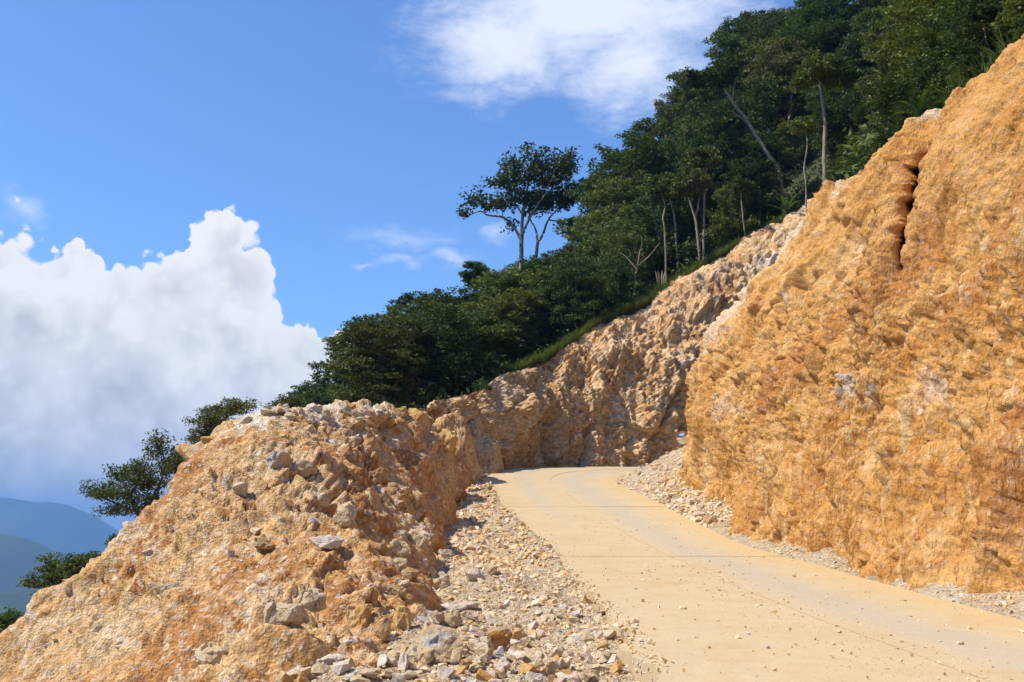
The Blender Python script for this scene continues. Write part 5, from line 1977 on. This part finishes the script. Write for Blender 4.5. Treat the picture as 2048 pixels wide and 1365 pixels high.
onmound = lambda x, y, z: MOUND.z(x, y) > GROUND.z(x, y) + 0.01
offmound = lambda x, y, z: ~(MOUND.z(x, y) > GROUND.z(x, y) + 0.01)
clump = lambda x, y, z: np.clip(0.25 + 1.4 * fbm(np.stack([x, y, z], 1), 0.55, 3, seed=81), 0.04, 1)
lxc = lambda y: np.where(y < 41, lx(np.clip(y, -12, 41)), np.interp(y, [41, 46], [lx(41.0), -0.75]))
scatter(34000, (lambda y: toe(y) - 1.0, lambda y: lxc(y) - 0.02), (6.3, 22), 0.016, 0.16, 1.85, 'shoulder', offmound)
scatter(9000, (lambda y: toe(y) - 0.6, lambda y: lxc(y) - 0.02), (20, 46), 0.045, 0.24, 1.9, 'shoulder', offmound)
scatter(700, (lambda y: lxc(y) - 0.10, lambda y: lxc(y) + 0.18), (8, 40), 0.02, 0.09, 1.8, 'edge', None, lambda x, y: np.maximum(E(y) + 0.002, surface(x, y)))
scatter(9000, (-9, 0), (8, 22), 0.022, 0.16, 1.9, 'slope', onmound, dens=clump)
scatter(6000, (-8, -1), (17, 46), 0.045, 0.26, 1.8, 'top', onmound, dens=lambda x, y, z: 0.25 + 0.75 * ss(z - np.interp(y, [10, 18, 32, 46], [0, 1.9, 3.8, 5.6]), -0.5, 0.1))
rxc = lambda y: rx(np.clip(y, -12, 40))
footx = lambda y: np.interp(y, [s[0] for s in WALL_STN], [s[1][0][0] for s in WALL_STN])
scatter(5200, (lambda y: rxc(y) - 0.05, lambda y: np.maximum(footx(y) + 0.15, rxc(y) + .3)), (11, 29), 0.018, 0.10, 2.0, 'foot', dens=lambda x, y, z: (0.2 + 0.8 * ss(x - rxc(y), 0.0, 0.2)) * np.clip(0.5 + 1.2 * fbm(np.stack([x, y, z], 1), 0.5, 2, seed=83), 0.1, 1))
scatter(5200, (lambda y: rxc(y) - 0.02, lambda y: footx(y) + 0.4), (27, 42), 0.045, 0.24, 1.7, 'heap')
road_z = lambda x, y: E(y) + 0.001
crown = lambda x, y, z: 0.25 + 0.75 * np.exp(-(((x - lxc(y)) / (rxc(y) - lxc(y)) - 0.47) / 0.14) ** 2)
scatter(6500, (lambda y: lxc(y) + .1, lambda y: rxc(y) - .05), (7, 30), 0.009, 0.045, 2.0, 'road', None, road_z, crown)
scatter(70, (lambda y: lxc(y) + .1, lambda y: rxc(y) - .1), (8, 30), 0.045, 0.085, 2.4, 'roadstone', None, road_z)
print('stones', len(STONES))

TEMPL = []
for k in range(14):
    g_ = np.random.default_rng(500 + k)
    d_ = (1.15, g_.uniform(.6, 1.0), g_.uniform(.38, .85))
    bm_ = hull(rock_points(g_, 9 if k < 10 else 12, d_))
    bmesh.ops.triangulate(bm_, faces=bm_.faces[:])
    bm_.verts.index_update()
    TEMPL.append((np.array([v.co for v in bm_.verts]), np.array([[v.index for v in f.verts] for f in bm_.faces])))
    bm_.free()
SHARED = {}
KINDS = [('tan', 0.42), ('pale', 0.70), ('pink', 0.80), ('ochre', 0.89), ('brown', 0.96), ('blue', 1.01)]
WHERE = {'shoulder': 'in the roadside gravel', 'edge': 'at the broken left edge of the road', 'slope': 'on the mound slope', 'top': 'on the mound top',
         'foot': 'along the foot of the ochre wall', 'heap': 'on the gravel heap at the wall corner', 'road': 'on the road', 'roadstone': 'lying loose on the road surface'}
SHAPE = ['flat', 'flattish', 'chunky', 'blocky', 'wedge-shaped', 'angular', 'lumpy']
COLW = {'tan': 'tan', 'pale': 'pale', 'pink': 'pinkish', 'ochre': 'ochre', 'brown': 'brown', 'blue': 'blue-grey'}


def place_stones():
    g = np.random.default_rng(3)
    S = np.array([q[:4] for q in STONES])
    wh = [q[4] for q in STONES]
    app = S[:, 3] / S[:, 1] * np.array([1.35 if w == 'roadstone' else 1.0 for w in wh])
    order = np.argsort(-app)
    single = set(order[:215].tolist())
    made = []
    V, T, A, n = [], [], [], 0
    for i in range(len(S)):
        x, y, z, s = S[i]
        k = int(g.integers(0, len(TEMPL)))
        a, b, c = g.uniform(0, 6.28), g.normal() * 0.45, g.normal() * 0.45
        if i in single:
            kk = int(g.integers(0, 7))
            u = g.random()
            col = next(n_ for n_, q in KINDS if u < q)
            key = (kk, col)
            if key not in SHARED:
                dims = [(1.2, .9, .4), (1.1, .8, .5), (1, .9, .8), (1.1, 1, .7), (1.3, .7, .6), (1, .8, .7), (1.1, .9, .75)][kk]
                SHARED[key] = rock_mesh(40 + kk, dims, 13, 1, BM[col], 0.7)
            d_ = next(n_ for lim, n_ in ((9, 'bottom'), (11, 'lowest'), (13.5, 'near'), (16, 'near-middle'), (20, 'middle'), (25, 'far-middle'), (31, 'far'), (99, 'farthest')) if y < lim)
            size = 'small' if s < 0.09 else ('fist-sized' if s < 0.12 else ('large' if s < 0.16 else 'very large'))
            lab = f'{size} {SHAPE[kk]} {COLW[col]} stone {WHERE[wh[i]]}, {d_} stretch'
            grp = f'loose stones {WHERE[wh[i]]}'
            o = link('stone', SHARED[key], None, lab, 'stone', grp, loc=(x, y, z + s * 0.22))
            o.rotation_euler = (b, c, a)
            o.scale = (s * 1.1,) * 3
            made.append((o, lab, grp, y))
            continue
        M = np.array(Matrix.Rotation(a, 3, 'Z') @ Matrix.Rotation(b, 3, 'X') @ Matrix.Rotation(c, 3, 'Y'))
        v, f = TEMPL[k]
        V.append(v @ M.T * s + np.array((x, y, z + s * (0.06 if wh[i] != 'road' else 0.16))))
        T.append(f + n)
        A.append(np.full(len(v), g.random()))
        n += len(v)
    tell_apart(made, {n_: (['nearest'] + [f'{q} nearest' for q in ('second', 'third', 'fourth', 'fifth', 'sixth', 'seventh')][:n_ - 2] + ['farthest']) if n_ > 2 else ['nearer', 'farther'] for n_ in range(2, 9)})
    me = new_mesh('rubble', np.concatenate(V), tris=np.concatenate(T), attrs={'tone': np.concatenate(A)}, mat=M_STONE)
    link('rubble', me, kind='stuff')


place_stones()
_u = {o.data.name: o.data for o in scene.objects if o.type == 'MESH'}
print('triangles', sum(len(m_.loops) - 2 * len(m_.polygons) for m_ in _u.values()), sorted([(len(m_.loops) - 2 * len(m_.polygons), k_) for k_, m_ in _u.items()])[-16:])
